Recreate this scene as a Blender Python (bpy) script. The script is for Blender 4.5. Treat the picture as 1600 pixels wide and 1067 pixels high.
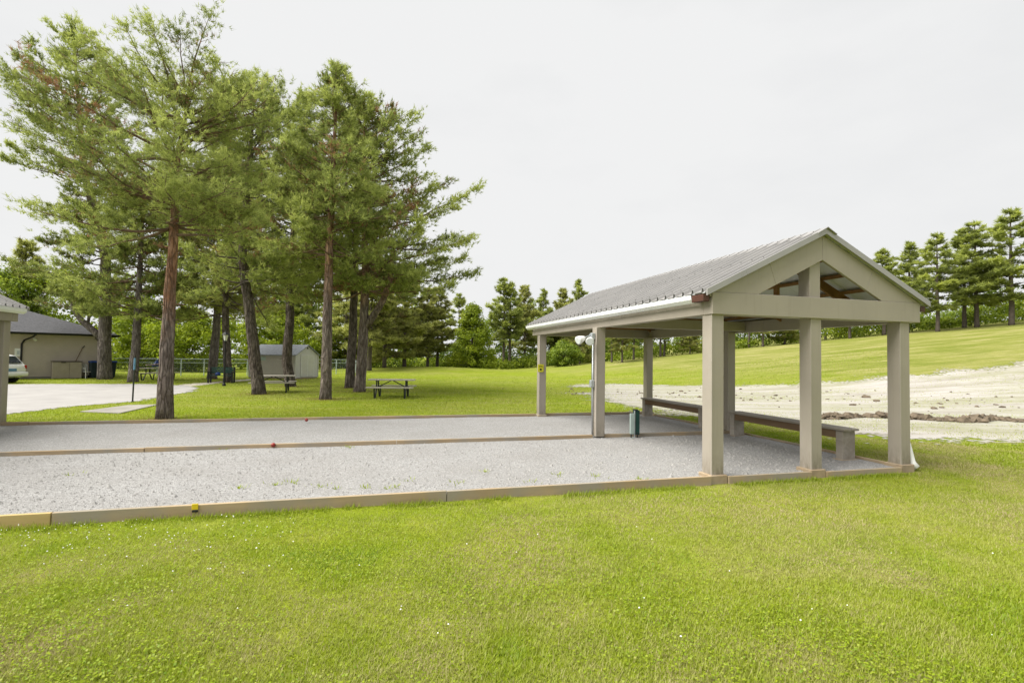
import bpy, bmesh, math, random
import numpy as np
from mathutils import Vector, Matrix

# ------------------------------------------------------------------ camera, sky, sun, exposure
for o in list(bpy.data.objects): bpy.data.objects.remove(o)
S = bpy.context.scene
COL = S.collection
CAM_H, FPX, PIT, ROL, YAW = 1.7, 800.0, .0313, .0142, .2708
cd = bpy.data.cameras.new('camera'); cam = bpy.data.objects.new('camera', cd); COL.objects.link(cam)
cd.sensor_width = 36; cd.sensor_fit = 'HORIZONTAL'; cd.lens = 36 * FPX / 1600
cd.clip_start = .05; cd.clip_end = 2000
fw = Vector((0, math.cos(PIT), math.sin(PIT))); up0 = Vector((0, -math.sin(PIT), math.cos(PIT))); r0 = Vector((1, 0, 0))
rt = r0 * math.cos(ROL) + up0 * math.sin(ROL); up = -r0 * math.sin(ROL) + up0 * math.cos(ROL)
cam.matrix_world = Matrix(((rt.x, up.x, -fw.x, 0), (rt.y, up.y, -fw.y, 0), (rt.z, up.z, -fw.z, CAM_H), (0, 0, 0, 1)))
S.camera = cam
EXPO = 2.45
S.view_settings.view_transform = 'Standard'; S.view_settings.look = 'None'
S.view_settings.exposure = EXPO; S.view_settings.gamma = 1.0; S.view_settings.use_curve_mapping = False
S.render.resolution_x = 1024; S.render.resolution_y = 682
SUN_EL, SUN_AZ = math.radians(54), math.radians(-104)      # azimuth from +Y, clockwise positive
sdir = Vector((math.sin(SUN_AZ) * math.cos(SUN_EL), math.cos(SUN_AZ) * math.cos(SUN_EL), math.sin(SUN_EL)))
sl = bpy.data.lights.new('sun', 'SUN'); sl.energy = 1.5; sl.angle = math.radians(55); sl.color = (1, .965, .9)
so = bpy.data.objects.new('sun', sl); COL.objects.link(so); so.rotation_euler = (-sdir).to_track_quat('-Z', 'Y').to_euler(); so.location = (-20, 0, 40)
W = bpy.data.worlds.new('World'); S.world = W; W.use_nodes = True
nt = W.node_tree; nt.nodes.clear()
N = nt.nodes.new
bg = N('ShaderNodeBackground'); wo = N('ShaderNodeOutputWorld'); nt.links.new(bg.outputs[0], wo.inputs[0])
sky = N('ShaderNodeTexSky'); sky.sky_type = 'NISHITA'; sky.sun_disc = False; sky.sun_elevation = SUN_EL; sky.sun_rotation = SUN_AZ
skm = N('ShaderNodeMix'); skm.data_type = 'RGBA'; skm.blend_type = 'MULTIPLY'; skm.inputs[0].default_value = 1
nt.links.new(sky.outputs[0], skm.inputs[6]); skm.inputs[7].default_value = (.55, .55, .55, 1)
tc = N('ShaderNodeTexCoord'); mp = N('ShaderNodeMapping'); nt.links.new(tc.outputs['Generated'], mp.inputs[0])
mp.inputs['Scale'].default_value = (1, 1, 2.4)
cn = N('ShaderNodeTexNoise'); cn.inputs['Scale'].default_value = 2.1; cn.inputs['Detail'].default_value = 5; cn.inputs['Roughness'].default_value = .55
nt.links.new(mp.outputs[0], cn.inputs[0])
cr = N('ShaderNodeValToRGB'); cr.color_ramp.elements[0].position = .3; cr.color_ramp.elements[1].position = .5
cr.color_ramp.elements[0].color = (.94, .94, .94, 1); cr.color_ramp.elements[1].color = (1, 1, 1, 1)
nt.links.new(cn.outputs[0], cr.inputs[0])
cl = N('ShaderNodeMix'); cl.data_type = 'RGBA'; nt.links.new(cr.outputs[0], cl.inputs[0])
nt.links.new(skm.outputs[2], cl.inputs[6]); cl.inputs[7].default_value = (8.75, 8.8, 8.8, 1)
nt.links.new(cl.outputs[2], bg.inputs[0]); bg.inputs[1].default_value = .1 / 2 ** EXPO

# ------------------------------------------------------------------ helpers
rng = np.random.default_rng(7); random.seed(7)
D1 = np.array([math.cos(YAW), math.sin(YAW)]); D2 = np.array([-math.sin(YAW), math.cos(YAW)])
ORG = np.array([2.8036, 7.1887])                       # front left corner of the shelter beam on plan
def ray(px, py):
    ur = (px - 800) / FPX; wr = -(py - 533.5) / FPX
    u = ur * math.cos(ROL) - wr * math.sin(ROL); w = ur * math.sin(ROL) + wr * math.cos(ROL)
    return np.array([u, math.cos(PIT) - w * math.sin(PIT), math.sin(PIT) + w * math.cos(PIT)])
def gp(px, py, z=0.0):
    d = ray(px, py); t = (z - CAM_H) / d[2]; return np.array([d[0] * t, d[1] * t])
def at(px, py, Y):
    d = ray(px, py); t = Y / d[1]; return np.array([d[0] * t, Y, CAM_H + d[2] * t])
def uv(x, y):
    return (x - ORG[0]) * D1[0] + (y - ORG[1]) * D1[1], (x - ORG[0]) * D2[0] + (y - ORG[1]) * D2[1]
def UV(u, v): return ORG + u * D1 + v * D2
def sstep(a, b, x):
    t = np.clip((x - a) / (b - a), 0, 1); return t * t * (3 - 2 * t)
def hgt(x, y):
    x = np.asarray(x, float); y = np.asarray(y, float)
    yy = np.minimum(y, 62)
    x0 = np.clip(24 - .4 * yy, 0, 30)
    k = .112 * sstep(8, 36, yy)
    d = x - x0; sp = np.where(d > 15, d, np.log1p(np.exp(np.minimum(d, 15) / 1.6)) * 1.6)
    sp = np.where(sp > 75, 75 + (sp - 75) * .2, sp)
    h = k * sp
    u, v = uv(x, y)
    h = h - .04 * (1 - sstep(-.25, .25, v)) * (1 - sstep(4, 7, u))
    h = h + .55 * np.exp(-(((x + 9) / 9) ** 2 + ((y - 57) / 9) ** 2))
    return h
def vnoise(x, y, s, seed=0):
    x = np.asarray(x) / s; y = np.asarray(y) / s
    xi = np.floor(x).astype(np.int64); yi = np.floor(y).astype(np.int64); fx = x - xi; fy = y - yi
    fx = fx * fx * (3 - 2 * fx); fy = fy * fy * (3 - 2 * fy)
    def hsh(a, b):
        n = (a * 374761393 + b * 668265263 + seed * 982451653) & 0x7fffffff
        n = ((n ^ (n >> 13)) * 1274126177) & 0x7fffffff
        return ((n ^ (n >> 16)) & 0xffff) / 65535.0
    return (hsh(xi, yi) * (1 - fx) + hsh(xi + 1, yi) * fx) * (1 - fy) + (hsh(xi, yi + 1) * (1 - fx) + hsh(xi + 1, yi + 1) * fx) * fy
def fbm(x, y, s, seed=0, o=4):
    t = 0; a = .5; n = 0
    for i in range(o):
        t = t + a * vnoise(x, y, s, seed + i); n += a; a *= .5; s *= .5
    return t / n

def tag(o, label=None, cat=None, group=None, kind=None):
    if label: o['label'] = label
    if cat: o['category'] = cat
    if group: o['group'] = group
    if kind: o['kind'] = kind
    return o
def thing(name, label, cat, loc=(0, 0, 0), rz=0, group=None):
    o = bpy.data.objects.new(name, None); COL.objects.link(o); o.empty_display_size = .2
    o.location = loc; o.rotation_euler = (0, 0, rz)
    return tag(o, label, cat, group)
def link(name, me, mat, parent=None, loc=None):
    if mat and not me.materials: me.materials.append(M[mat] if isinstance(mat, str) else mat)
    o = bpy.data.objects.new(name, me); COL.objects.link(o)
    if parent: o.parent = parent
    if loc is not None: o.location = loc
    return o
def copy_tree(o, parent=None):
    c = o.copy(); COL.objects.link(c); c.parent = parent
    for ch in list(o.children): copy_tree(ch, c)
    return c
class MB:
    def __init__(s): s.v = []; s.f = []
    def add(s, vs, fs):
        n = len(s.v); s.v += [tuple(map(float, p)) for p in vs]; s.f += [tuple(i + n for i in f) for f in fs]; return s
    def box(s, x0, x1, y0, y1, z0, z1):
        return s.add([(x0, y0, z0), (x1, y0, z0), (x1, y1, z0), (x0, y1, z0), (x0, y0, z1), (x1, y0, z1), (x1, y1, z1), (x0, y1, z1)],
                     [(0, 3, 2, 1), (4, 5, 6, 7), (0, 1, 5, 4), (1, 2, 6, 5), (2, 3, 7, 6), (3, 0, 4, 7)])
    def bar(s, a, b, w, h, upv=(0, 0, 1)):
        a = Vector(a); b = Vector(b); d = (b - a).normalized(); u = Vector(upv); x = d.cross(u)
        if x.length < 1e-4: x = d.cross(Vector((0, 1, 0)))
        x.normalize(); z = x.cross(d); x = x * w / 2; z = z * h / 2
        return s.add([a - x - z, a + x - z, a + x + z, a - x + z, b - x - z, b + x - z, b + x + z, b - x + z],
                     [(3, 2, 1, 0), (4, 5, 6, 7), (0, 1, 5, 4), (1, 2, 6, 5), (2, 3, 7, 6), (3, 0, 4, 7)])
    def tube(s, pts, rad, n=10, cap=True, noise=0., seed=0):
        P = np.array([list(p) for p in pts], float); m = len(P); R = np.broadcast_to(np.asarray(rad, float), (m,))
        T = np.gradient(P, axis=0); T /= np.linalg.norm(T, axis=1)[:, None] + 1e-12
        ref = np.array([1., 0, 0]) if abs(T[0][0]) < .8 else np.array([0, 1., 0])
        vs = []; rg = np.random.default_rng(seed)
        ph = rg.random(6) * 6.28
        for i in range(m):
            a = ref - T[i] * (ref @ T[i]); a /= np.linalg.norm(a); b = np.cross(T[i], a); ref = a
            for k in range(n):
                th = 6.28318 * k / n
                r = R[i] * (1 + noise * (math.sin(3 * th + ph[0] + i * .7) * .5 + math.sin(5 * th + ph[1] - i * 1.1) * .4 + rg.normal() * .35))
                vs.append(P[i] + r * (math.cos(th) * a + math.sin(th) * b))
        fs = [(i * n + k, i * n + (k + 1) % n, (i + 1) * n + (k + 1) % n, (i + 1) * n + k) for i in range(m - 1) for k in range(n)]
        if cap: fs += [tuple(range(n))[::-1], tuple((m - 1) * n + k for k in range(n))]
        return s.add(vs, fs)
    def prism(s, poly, axis, a, b):
        n = len(poly)
        def P(p, t): return {'y': (p[0], t, p[1]), 'x': (t, p[0], p[1]), 'z': (p[0], p[1], t)}[axis]
        return s.add([P(p, a) for p in poly] + [P(p, b) for p in poly],
                     [tuple(range(n)), tuple(range(2 * n - 1, n - 1, -1))] + [(i, i + n, (i + 1) % n + n, (i + 1) % n) for i in range(n)])
    def lathe(s, prof, n=12, c=(0, 0)):
        vs = [(c[0] + r * math.cos(6.28318 * k / n), c[1] + r * math.sin(6.28318 * k / n), z) for r, z in prof for k in range(n)]
        m = len(prof)
        fs = [(i * n + k, i * n + (k + 1) % n, (i + 1) * n + (k + 1) % n, (i + 1) * n + k) for i in range(m - 1) for k in range(n)]
        return s.add(vs, fs + [tuple(range(n))[::-1], tuple((m - 1) * n + k for k in range(n))])
    def mesh(s, name, bevel=0, smooth=False, segs=1):
        me = bpy.data.meshes.new(name)
        bm = bmesh.new(); vv = [bm.verts.new(p) for p in s.v]
        for f in s.f:
            try: bm.faces.new([vv[i] for i in f])
            except ValueError: pass
        bmesh.ops.recalc_face_normals(bm, faces=bm.faces)
        if bevel: bmesh.ops.bevel(bm, geom=bm.edges[:], offset=bevel, segments=segs, affect='EDGES', profile=.7, clamp_overlap=True)
        bm.to_mesh(me); bm.free()
        if smooth: me.polygons.foreach_set('use_smooth', [True] * len(me.polygons))
        return me
    def build(s, name, mat, parent=None, loc=None, bevel=0, smooth=False):
        return link(name, s.mesh(name, bevel, smooth), mat, parent, loc)
def boxo(name, mat, parent, x0, x1, y0, y1, z0, z1, bevel=.006):
    return MB().box(x0, x1, y0, y1, z0, z1).build(name, mat, parent, bevel=bevel)
def soup(name, V, tint, k=3):
    """V (n*k,3) vertices of n separate k-gons, tint per polygon"""
    n = len(V) // k
    me = bpy.data.meshes.new(name); me.vertices.add(n * k); me.loops.add(n * k); me.polygons.add(n)
    me.vertices.foreach_set('co', np.ascontiguousarray(V, np.float32).ravel())
    me.loops.foreach_set('vertex_index', np.arange(n * k, dtype=np.int32))
    me.polygons.foreach_set('loop_start', np.arange(0, n * k, k, dtype=np.int32))
    a = me.attributes.new('tint', 'FLOAT', 'POINT'); a.data.foreach_set('value', np.repeat(tint, k).astype(np.float32))
    me.update(); return me
def grid_mesh(name, X, Y, Z, mask=None):
    ny, nx = X.shape
    V = np.stack([X, Y, Z], -1).reshape(-1, 3)
    i = np.arange(ny - 1)[:, None] * nx + np.arange(nx - 1)[None, :]
    F = np.stack([i, i + 1, i + nx + 1, i + nx], -1).reshape(-1, 4)
    if mask is not None:
        F = F[mask.ravel()]
        used = np.unique(F); mapv = np.full(len(V), -1); mapv[used] = np.arange(len(used)); V = V[used]; F = mapv[F]
    me = bpy.data.meshes.new(name); me.vertices.add(len(V)); me.vertices.foreach_set('co', V.astype(np.float32).ravel())
    me.loops.add(F.size); me.loops.foreach_set('vertex_index', F.astype(np.int32).ravel())
    me.polygons.add(len(F)); me.polygons.foreach_set('loop_start', np.arange(0, F.size, 4, dtype=np.int32))
    me.polygons.foreach_set('use_smooth', np.ones(len(F), bool)); me.update(); return me
def inpoly(x, y, poly):
    r = np.zeros(np.shape(x), bool); n = len(poly)
    for i in range(n):
        x1, y1 = poly[i]; x2, y2 = poly[(i + 1) % n]
        c = ((y1 > y) != (y2 > y)) & (x < (x2 - x1) * (y - y1) / (y2 - y1 + 1e-12) + x1); r ^= c
    return r

def unit(v): return v / (np.linalg.norm(v, axis=-1, keepdims=True) + 1e-9)
# ------------------------------------------------------------------ materials
M = {}
class NT:
    def __init__(s, name):
        m = bpy.data.materials.new(name); m.use_nodes = True; s.m = m; s.t = m.node_tree; s.t.nodes.clear()
        s.out = s.t.nodes.new('ShaderNodeOutputMaterial'); M[name] = m
    def n(s, typ, **kw):
        x = s.t.nodes.new('ShaderNode' + typ)
        for k, v in kw.items(): setattr(x, k, v)
        return x
    def l(s, a, b): s.t.links.new(a, b)
    def coord(s, kind='Object', scale=(1, 1, 1), rot=(0, 0, 0)):
        if kind == 'World': o = s.n('NewGeometry').outputs['Position']
        else: o = s.n('TexCoord').outputs[kind]
        m = s.n('Mapping'); m.inputs['Scale'].default_value = scale; m.inputs['Rotation'].default_value = rot; s.l(o, m.inputs[0]); return m.outputs[0]
    def noise(s, c, scale, detail=4, rough=.55, dist=0):
        x = s.n('TexNoise'); x.inputs['Scale'].default_value = scale; x.inputs['Detail'].default_value = detail; x.inputs['Roughness'].default_value = rough
        x.inputs['Distortion'].default_value = dist; s.l(c, x.inputs[0]); return x.outputs[0]
    def vor(s, c, scale, feat='F1', out='Distance'):
        x = s.n('TexVoronoi', feature=feat); x.inputs['Scale'].default_value = scale; s.l(c, x.inputs[0]); return x.outputs[out]
    def ramp(s, f, stops):
        r = s.n('ValToRGB'); e = r.color_ramp.elements
        while len(e) < len(stops): e.new(.5)
        for q, (p, c) in zip(e, stops): q.position = p; q.color = (*c, 1) if len(c) == 3 else c
        s.l(f, r.inputs[0]); return r.outputs[0]
    def val(s, f, a, b, lo=0., hi=1.):
        r = s.n('MapRange'); r.inputs[1].default_value = a; r.inputs[2].default_value = b; r.inputs[3].default_value = lo; r.inputs[4].default_value = hi; s.l(f, r.inputs[0]); return r.outputs[0]
    def mix(s, f, a, b, mode='MIX'):
        x = s.n('Mix', data_type='RGBA', blend_type=mode)
        for i, q in ((0, f), (6, a), (7, b)):
            if isinstance(q, (int, float)): x.inputs[i].default_value = q
            elif isinstance(q, tuple): x.inputs[i].default_value = (*q, 1)
            else: s.l(q, x.inputs[i])
        return x.outputs[2]
    def math(s, op, a, b=0.):
        x = s.n('Math', operation=op)
        for i, q in enumerate((a, b)):
            if isinstance(q, (int, float)): x.inputs[i].default_value = q
            else: s.l(q, x.inputs[i])
        return x.outputs[0]
    def bsdf(s, color, rough=.7, bump=None, bstr=.3, bdist=.01, metal=0, spec=.3, **kw):
        b = s.n('BsdfPrincipled'); b.inputs['Metallic'].default_value = metal; b.inputs['Specular IOR Level'].default_value = spec
        if isinstance(color, tuple): b.inputs['Base Color'].default_value = (*color, 1)
        else: s.l(color, b.inputs['Base Color'])
        if isinstance(rough, (int, float)): b.inputs['Roughness'].default_value = rough
        else: s.l(rough, b.inputs['Roughness'])
        if bump is not None:
            q = s.n('Bump'); q.inputs['Strength'].default_value = bstr; q.inputs['Distance'].default_value = bdist; s.l(bump, q.inputs['Height']); s.l(q.outputs[0], b.inputs['Normal'])
        for k, v in kw.items(): b.inputs[k].default_value = v
        s.l(b.outputs[0], s.out.inputs[0]); return b
def simple(name, c, rough=.6, var=.15, scale=3., bump=.15, bscale=40., bdist=.004, metal=0, spec=.3, kind='Object', stretch=(1, 1, 1)):
    t = NT(name); co = t.coord(kind, stretch)
    n1 = t.noise(co, scale, 5, .6); n2 = t.noise(co, bscale, 3)
    lo = tuple(x * (1 - var) for x in c); hi = tuple(min(1, x * (1 + var)) for x in c)
    col = t.ramp(n1, [(.3, lo), (.7, hi)])
    t.bsdf(col, t.val(n1, .3, .7, rough - .08, min(1, rough + .08)), n2, bump, bdist, metal, spec); return t
def foliage(name, stops, trans=.35, rough=.55):
    t = NT(name); a = t.n('Attribute'); a.attribute_name = 'tint'
    c = t.ramp(a.outputs['Fac'], stops)
    d = t.n('BsdfDiffuse'); tr = t.n('BsdfTranslucent'); g = t.n('BsdfGlossy'); g.inputs['Roughness'].default_value = rough
    t.l(c, d.inputs[0]); t.l(c, tr.inputs[0]); g.inputs[0].default_value = (.5, .5, .5, 1)
    m = t.n('MixShader'); m.inputs[0].default_value = trans; t.l(d.outputs[0], m.inputs[1]); t.l(tr.outputs[0], m.inputs[2])
    m2 = t.n('MixShader'); m2.inputs[0].default_value = .035; t.l(m.outputs[0], m2.inputs[1]); t.l(g.outputs[0], m2.inputs[2])
    t.l(m2.outputs[0], t.out.inputs[0])
def wood(name, c, c2, stretch, rough=.75, grey=None):
    t = NT(name); co = t.coord('Object', stretch)
    n1 = t.noise(co, 3.0, 6, .65, .4); n2 = t.noise(co, 14., 4, .6); n3 = t.noise(t.coord('Object'), 1.3, 3)
    col = t.ramp(n1, [(.3, c), (.68, c2)])
    if grey: col = t.mix(t.val(n3, .42, .62), col, grey)
    t.bsdf(col, rough, n2, .35, .004)
simple('taupe', (.31, .277, .232), .55, .07, 1.2, .12, 60, .002)
def splash(m, z_hi):
    nt_ = M[m].node_tree; b_ = [n for n in nt_.nodes if n.type == 'BSDF_PRINCIPLED'][0]; src = b_.inputs['Base Color'].links[0].from_socket
    q = NT.__new__(NT); q.m = M[m]; q.t = nt_; q.out = None
    zz = q.n('SeparateXYZ'); q.l(q.n('TexCoord').outputs['Object'], zz.inputs[0])
    f = q.math('MULTIPLY', q.val(zz.outputs[2], z_hi, .05), q.val(q.noise(q.coord('Object', (3, 3, 1.2)), 6, 5, .65), .35, .7))
    drip = q.val(q.noise(q.coord('Object', (9, 9, .5)), 2.2, 5, .6), .55, .8, 0, .22)
    q.l(q.mix(f, q.mix(drip, src, (.16, .135, .105)), (.15, .125, .085)), b_.inputs['Base Color'])
splash('taupe', .4)
simple('taupe_light', (.31, .28, .238), .55, .07, 1.2, .12, 60, .002)
simple('roof_metal', (.315, .305, .295), .32, .10, 1.6, .05, 30, .002, 0.25, .5)
simple('liner_white', (.62, .64, .64), .5, .06, 2)
simple('gutter_white', (.74, .75, .76), .4, .08, 1.5, .05)
simple('cap_brown', (.075, .032, .022), .5, .2)
wood('truss_wood', (.17, .085, .03), (.27, .15, .055), (1, .12, 1))
wood('board_wood', (.28, .205, .12), (.40, .305, .19), (.15, 1.5, 1.5), .8, (.28, .245, .19))
wood('board_new', (.36, .255, .10), (.46, .35, .16), (.15, 1.5, 1.5), .8)
wood('base_wood', (.25, .18, .11), (.36, .28, .18), (1, 1, 1), .8, (.30, .27, .22))
wood('bench_grey', (.22, .19, .155), (.36, .33, .29), (1.6, .13, 1.6), .8)
wood('bench_brown', (.12, .075, .04), (.20, .135, .085), (1.6, .13, 1.6), .8)
wood('table_wood', (.26, .24, .20), (.40, .375, .32), (.14, 1.5, 1.5), .8)
simple('steel_dark', (.032, .036, .034), .5, .2, 4, .1, 40, .002, .2)
simple('steel_galv', (.42, .45, .47), .4, .12, 4, .05, 40, .002, .5)
simple('fence_white', (.42, .48, .50), .45, .08, 4, .05, 40, .002)
simple('white_plastic', (.74, .74, .72), .45, .05, 4, .03)
simple('green_paint', (.012, .055, .045), .4, .2, 4)
simple('pale_green', (.34, .42, .39), .5, .12, 4)
simple('yellow_paint', (.62, .46, .02), .5, .1, 4)
simple('yellow_sign', (.55, .52, .03), .45, .08, 4)
simple('black_paint', (.012, .012, .012), .5, .2, 4)
simple('red_ball', (.26, .03, .022), .3, .1, 4)
simple('blue_plastic', (.015, .04, .16), .45, .12, 4)
simple('bin_dark', (.01, .02, .028), .5, .2, 4)
simple('box_beige', (.33, .285, .235), .6, .08, 3)
simple('box_lid', (.07, .06, .05), .6, .15, 3)
simple('siding', (.46, .405, .335), .6, .06, 2)
simple('shed_siding', (.44, .405, .36), .6, .06, 2)
simple('shed_siding_light', (.46, .45, .42), .6, .06, 2)
simple('shingle', (.085, .085, .092), .9, .35, 9, .5, 25, .01)
simple('shed_roof', (.22, .235, .26), .8, .25, 7, .4, 25, .01)
simple('black_trim', (.01, .01, .011), .45, .2)
simple('car_white', (.72, .73, .72), .22, .03, 2, .0)
simple('car_glass', (.015, .02, .025), .08, .1, 2, .0, spec=.6)
simple('tyre', (.015, .015, .015), .85, .2)
simple('tail_red', (.35, .015, .012), .25, .1)
simple('plate_blue', (.10, .22, .36), .4, .1)
simple('concrete', (.25, .235, .21), .9, .18, 1.5, .5, 50, .006)
simple('drive', (.30, .288, .278), .95, .13, .9, .6, 45, .006, kind='World')
simple('path', (.40, .37, .30), .95, .16, 1.4, .5, 30, .006, kind='World')
t = NT('lamp_glass'); t.bsdf((.75, .76, .74), .15, spec=.5)
t = NT('lens_glass'); t.bsdf((.68, .72, .70), .12, spec=.6)
# bark: plates divided by dark fissures, greyer low down and orange higher up as on red / Scots pine
def bark(name, grey, orange, z0, z1, dark):
    t = NT(name); co = t.coord('Object', (1, 1, .17)); co2 = t.coord('Object', (1, 1, .45))
    wn = t.n('TexNoise'); wn.inputs['Scale'].default_value = 5; t.l(co, wn.inputs[0])
    wm = t.n('VectorMath', operation='MULTIPLY_ADD'); t.l(wn.outputs['Color'], wm.inputs[0]); wm.inputs[1].default_value = (.3, .3, .3); t.l(co, wm.inputs[2])
    v = t.vor(wm.outputs[0], 9.5, 'DISTANCE_TO_EDGE'); n = t.noise(co2, 6, 7, .72); fine = t.noise(co, 30, 4, .7); pat = t.noise(t.coord('Object', (1, 1, .7)), 1.6, 4, .6)
    z = t.n('SeparateXYZ'); t.l(t.n('TexCoord').outputs['Object'], z.inputs[0])
    zz = t.math('ADD', z.outputs[2], t.val(pat, .2, .8, -1.6, 1.6))
    base = t.mix(t.val(zz, z0, z1), grey, orange)
    pale = t.mix(.35, base, (.42, .37, .33))
    col = t.mix(t.val(n, .36, .64), t.mix(.6, base, dark), pale)
    col = t.mix(t.val(v, .0, .12), t.mix(.55, col, dark), col)
    col = t.mix(t.math('MULTIPLY', t.val(fine, .5, .68), .5), col, dark)
    h = t.math('ADD', t.math('MULTIPLY', t.val(v, 0, .2), .8), t.math('MULTIPLY', n, .6))
    t.bsdf(col, .92, h, 1.0, .05, spec=.1)
bark('bark_pine', (.20, .16, .138), (.37, .175, .075), 3.4, 5.6, (.045, .034, .03))
bark('bark_orange', (.20, .16, .138), (.42, .19, .075), 2.3, 3.8, (.05, .036, .03))
bark('bark_grey', (.175, .150, .140), (.24, .165, .12), 6., 9., (.05, .042, .04))
bark('bark_dark', (.11, .085, .07), (.19, .11, .06), 5., 8., (.02, .016, .014))
simple('bark_far', (.10, .082, .068), .95, .3, 5, .6, 15, .03)
simple('twig', (.15, .10, .065), .9, .3, 6)
G0, G1, G2 = (.10, .125, .032), (.25, .30, .07), (.47, .52, .14)
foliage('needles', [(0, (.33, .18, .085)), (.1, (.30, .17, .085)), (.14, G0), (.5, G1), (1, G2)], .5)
foliage('needles_dull', [(0, (.28, .17, .09)), (.1, (.26, .16, .09)), (.14, (.13, .14, .045)), (.5, (.32, .335, .085)), (1, (.52, .54, .16))], .5)
foliage('needles_far', [(0, (.11, .135, .04)), (.5, (.29, .34, .075)), (1, (.52, .57, .13))], .5)
foliage('leaves_bright', [(0, (.07, .11, .009)), (.5, (.23, .30, .016)), (1, (.40, .46, .03))], .48)
foliage('leaves_mid', [(0, (.06, .10, .014)), (.5, (.20, .28, .025)), (1, (.38, .45, .045))], .5)
foliage('leaves_dark', [(0, (.025, .045, .009)), (.5, (.07, .115, .014)), (1, (.15, .22, .025))], .4)
foliage('blades', [(0, (.40, .34, .17)), (.28, (.33, .345, .08)), (.55, (.285, .35, .016)), (.8, (.23, .32, .012)), (1, (.155, .255, .012))], .4, .5)
# lawn
t = NT('lawn'); co = t.coord('World')
big = t.noise(co, .11, 4, .6); mid = t.noise(co, .75, 5, .62); fine = t.noise(co, 13, 5, .7); vf = t.noise(co, 60, 3, .6)
streak = t.noise(t.coord('World', (.10, 1.0, 1), (0, 0, -.32)), .8, 4, .6)
c = t.ramp(mid, [(.28, (.15, .205, .009)), (.5, (.20, .25, .013)), (.68, (.255, .275, .034))])
c = t.mix(t.val(streak, .52, .72), c, (.27, .275, .066))
dry = t.math('MULTIPLY', t.val(big, .46, .66), .55)
c = t.mix(dry, c, (.25, .245, .075))
sep = t.n('SeparateXYZ'); t.l(t.n('NewGeometry').outputs['Position'], sep.inputs[0])
hill = t.math('MULTIPLY', t.val(t.math('ADD', sep.outputs[2], t.val(mid, .2, .8, -.5, .5)), .2, 1.2), .85)
c = t.mix(hill, c, t.ramp(t.noise(t.coord('World', (.13, .8, 1)), 1.1, 5, .65), [(.36, (.14, .165, .026)), (.52, (.235, .235, .066)), (.66, (.34, .30, .14))]))
c = t.mix(t.math('MULTIPLY', t.val(t.noise(co, 2.7, 5, .7), .48, .66), .35), c, (.115, .15, .012))
c = t.mix(t.math('MULTIPLY', t.val(fine, .36, .62, .0, 1), .55), c, t.mix(.45, c, (.02, .03, .004), 'MIX'))
h = t.math('ADD', t.math('MULTIPLY', fine, .6), t.math('MULTIPLY', vf, .5))
t.bsdf(c, .95, h, .8, .05, spec=.08)
# crushed limestone of the courts
t = NT('gravel'); co = t.coord('World')
a = t.noise(co, 48, 3, .7); b = t.noise(co, .9, 4, .6); v = t.vor(co, 70, 'F1', 'Color'); vd = t.vor(co, 70); sp = t.vor(co, 14)
sv = t.n('SeparateColor'); t.l(v, sv.inputs[0])
c = t.ramp(sv.outputs[0], [(0, (.20, .196, .19)), (.3, (.27, .266, .26)), (.75, (.325, .32, .313)), (1, (.42, .413, .404))])
c = t.mix(t.math('MULTIPLY', t.val(b, .4, .65), .3), c, (.22, .208, .192))
c = t.mix(t.val(t.noise(co, 7, 4, .75), .66, .74, 0, .5), c, (.16, .15, .135))
t.bsdf(c, .95, t.math('ADD', vd, t.math('MULTIPLY', a, .6)), .7, .02, spec=.1)
# bare graded soil at the right with thin seedling grass
t = NT('sand'); co = t.coord('World')
a = t.noise(t.coord('World', (.16, 1, 1), (0, 0, -.10)), 1.1, 6, .68); b = t.noise(co, 3.1, 6, .7); f = t.noise(co, 26, 4, .7)
c = t.ramp(a, [(.25, (.21, .185, .155)), (.40, (.315, .295, .265)), (.58, (.39, .372, .345)), (.75, (.30, .275, .24))])
gm = t.math('MULTIPLY', t.val(t.noise(t.coord('World', (.22, 1, 1), (0, 0, -.06)), .62, 6, .7), .40, .56), t.val(b, .28, .55))
c = t.mix(t.math('MULTIPLY', gm, .42), c, (.215, .235, .075))
c = t.mix(t.val(t.noise(t.coord('World', (.05, 1, 1), (0, 0, -.14)), 2.6, 4, .6), .56, .68, 0, .5), c, (.19, .165, .125))
c = t.mix(t.val(f, .55, .7, 0, .6), c, (.17, .13, .08))
c = t.mix(t.val(t.noise(co, 9, 5, .75), .60, .70, 0, .7), c, (.15, .115, .07))
t.bsdf(c, .97, t.math('ADD', f, b), .7, .04, spec=.08)
simple('soil', (.125, .098, .068), .97, .4, 5, .9, 16, .03, kind='World')
simple('stone', (.27, .263, .25), .95, .3, 30, kind='World')

# ------------------------------------------------------------------ ground and the sheets on it
gx = np.concatenate([np.linspace(-420, -60, 19)[:-1], np.linspace(-60, -36, 13)[:-1], np.arange(-36, 76, .5), np.linspace(76, 420, 20)])
gy = np.concatenate([np.linspace(-60, -2, 14)[:-1], np.arange(-2, 80, .5), np.linspace(80, 120, 12)[:-1], np.linspace(120, 700, 20)])
X, Y = np.meshgrid(gx, gy)
Z = hgt(X, Y) + np.where((Y > 2) & (Y < 75), (fbm(X, Y, 2.2, 3) - .5) * .0 * sstep(5, 11, np.hypot(X - 3, Y - 11)), 0)
tag(link('ground', grid_mesh('ground', X, Y, Z), 'lawn'), 'mown green lawn rising to a low hill at the right', kind='structure')

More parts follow.
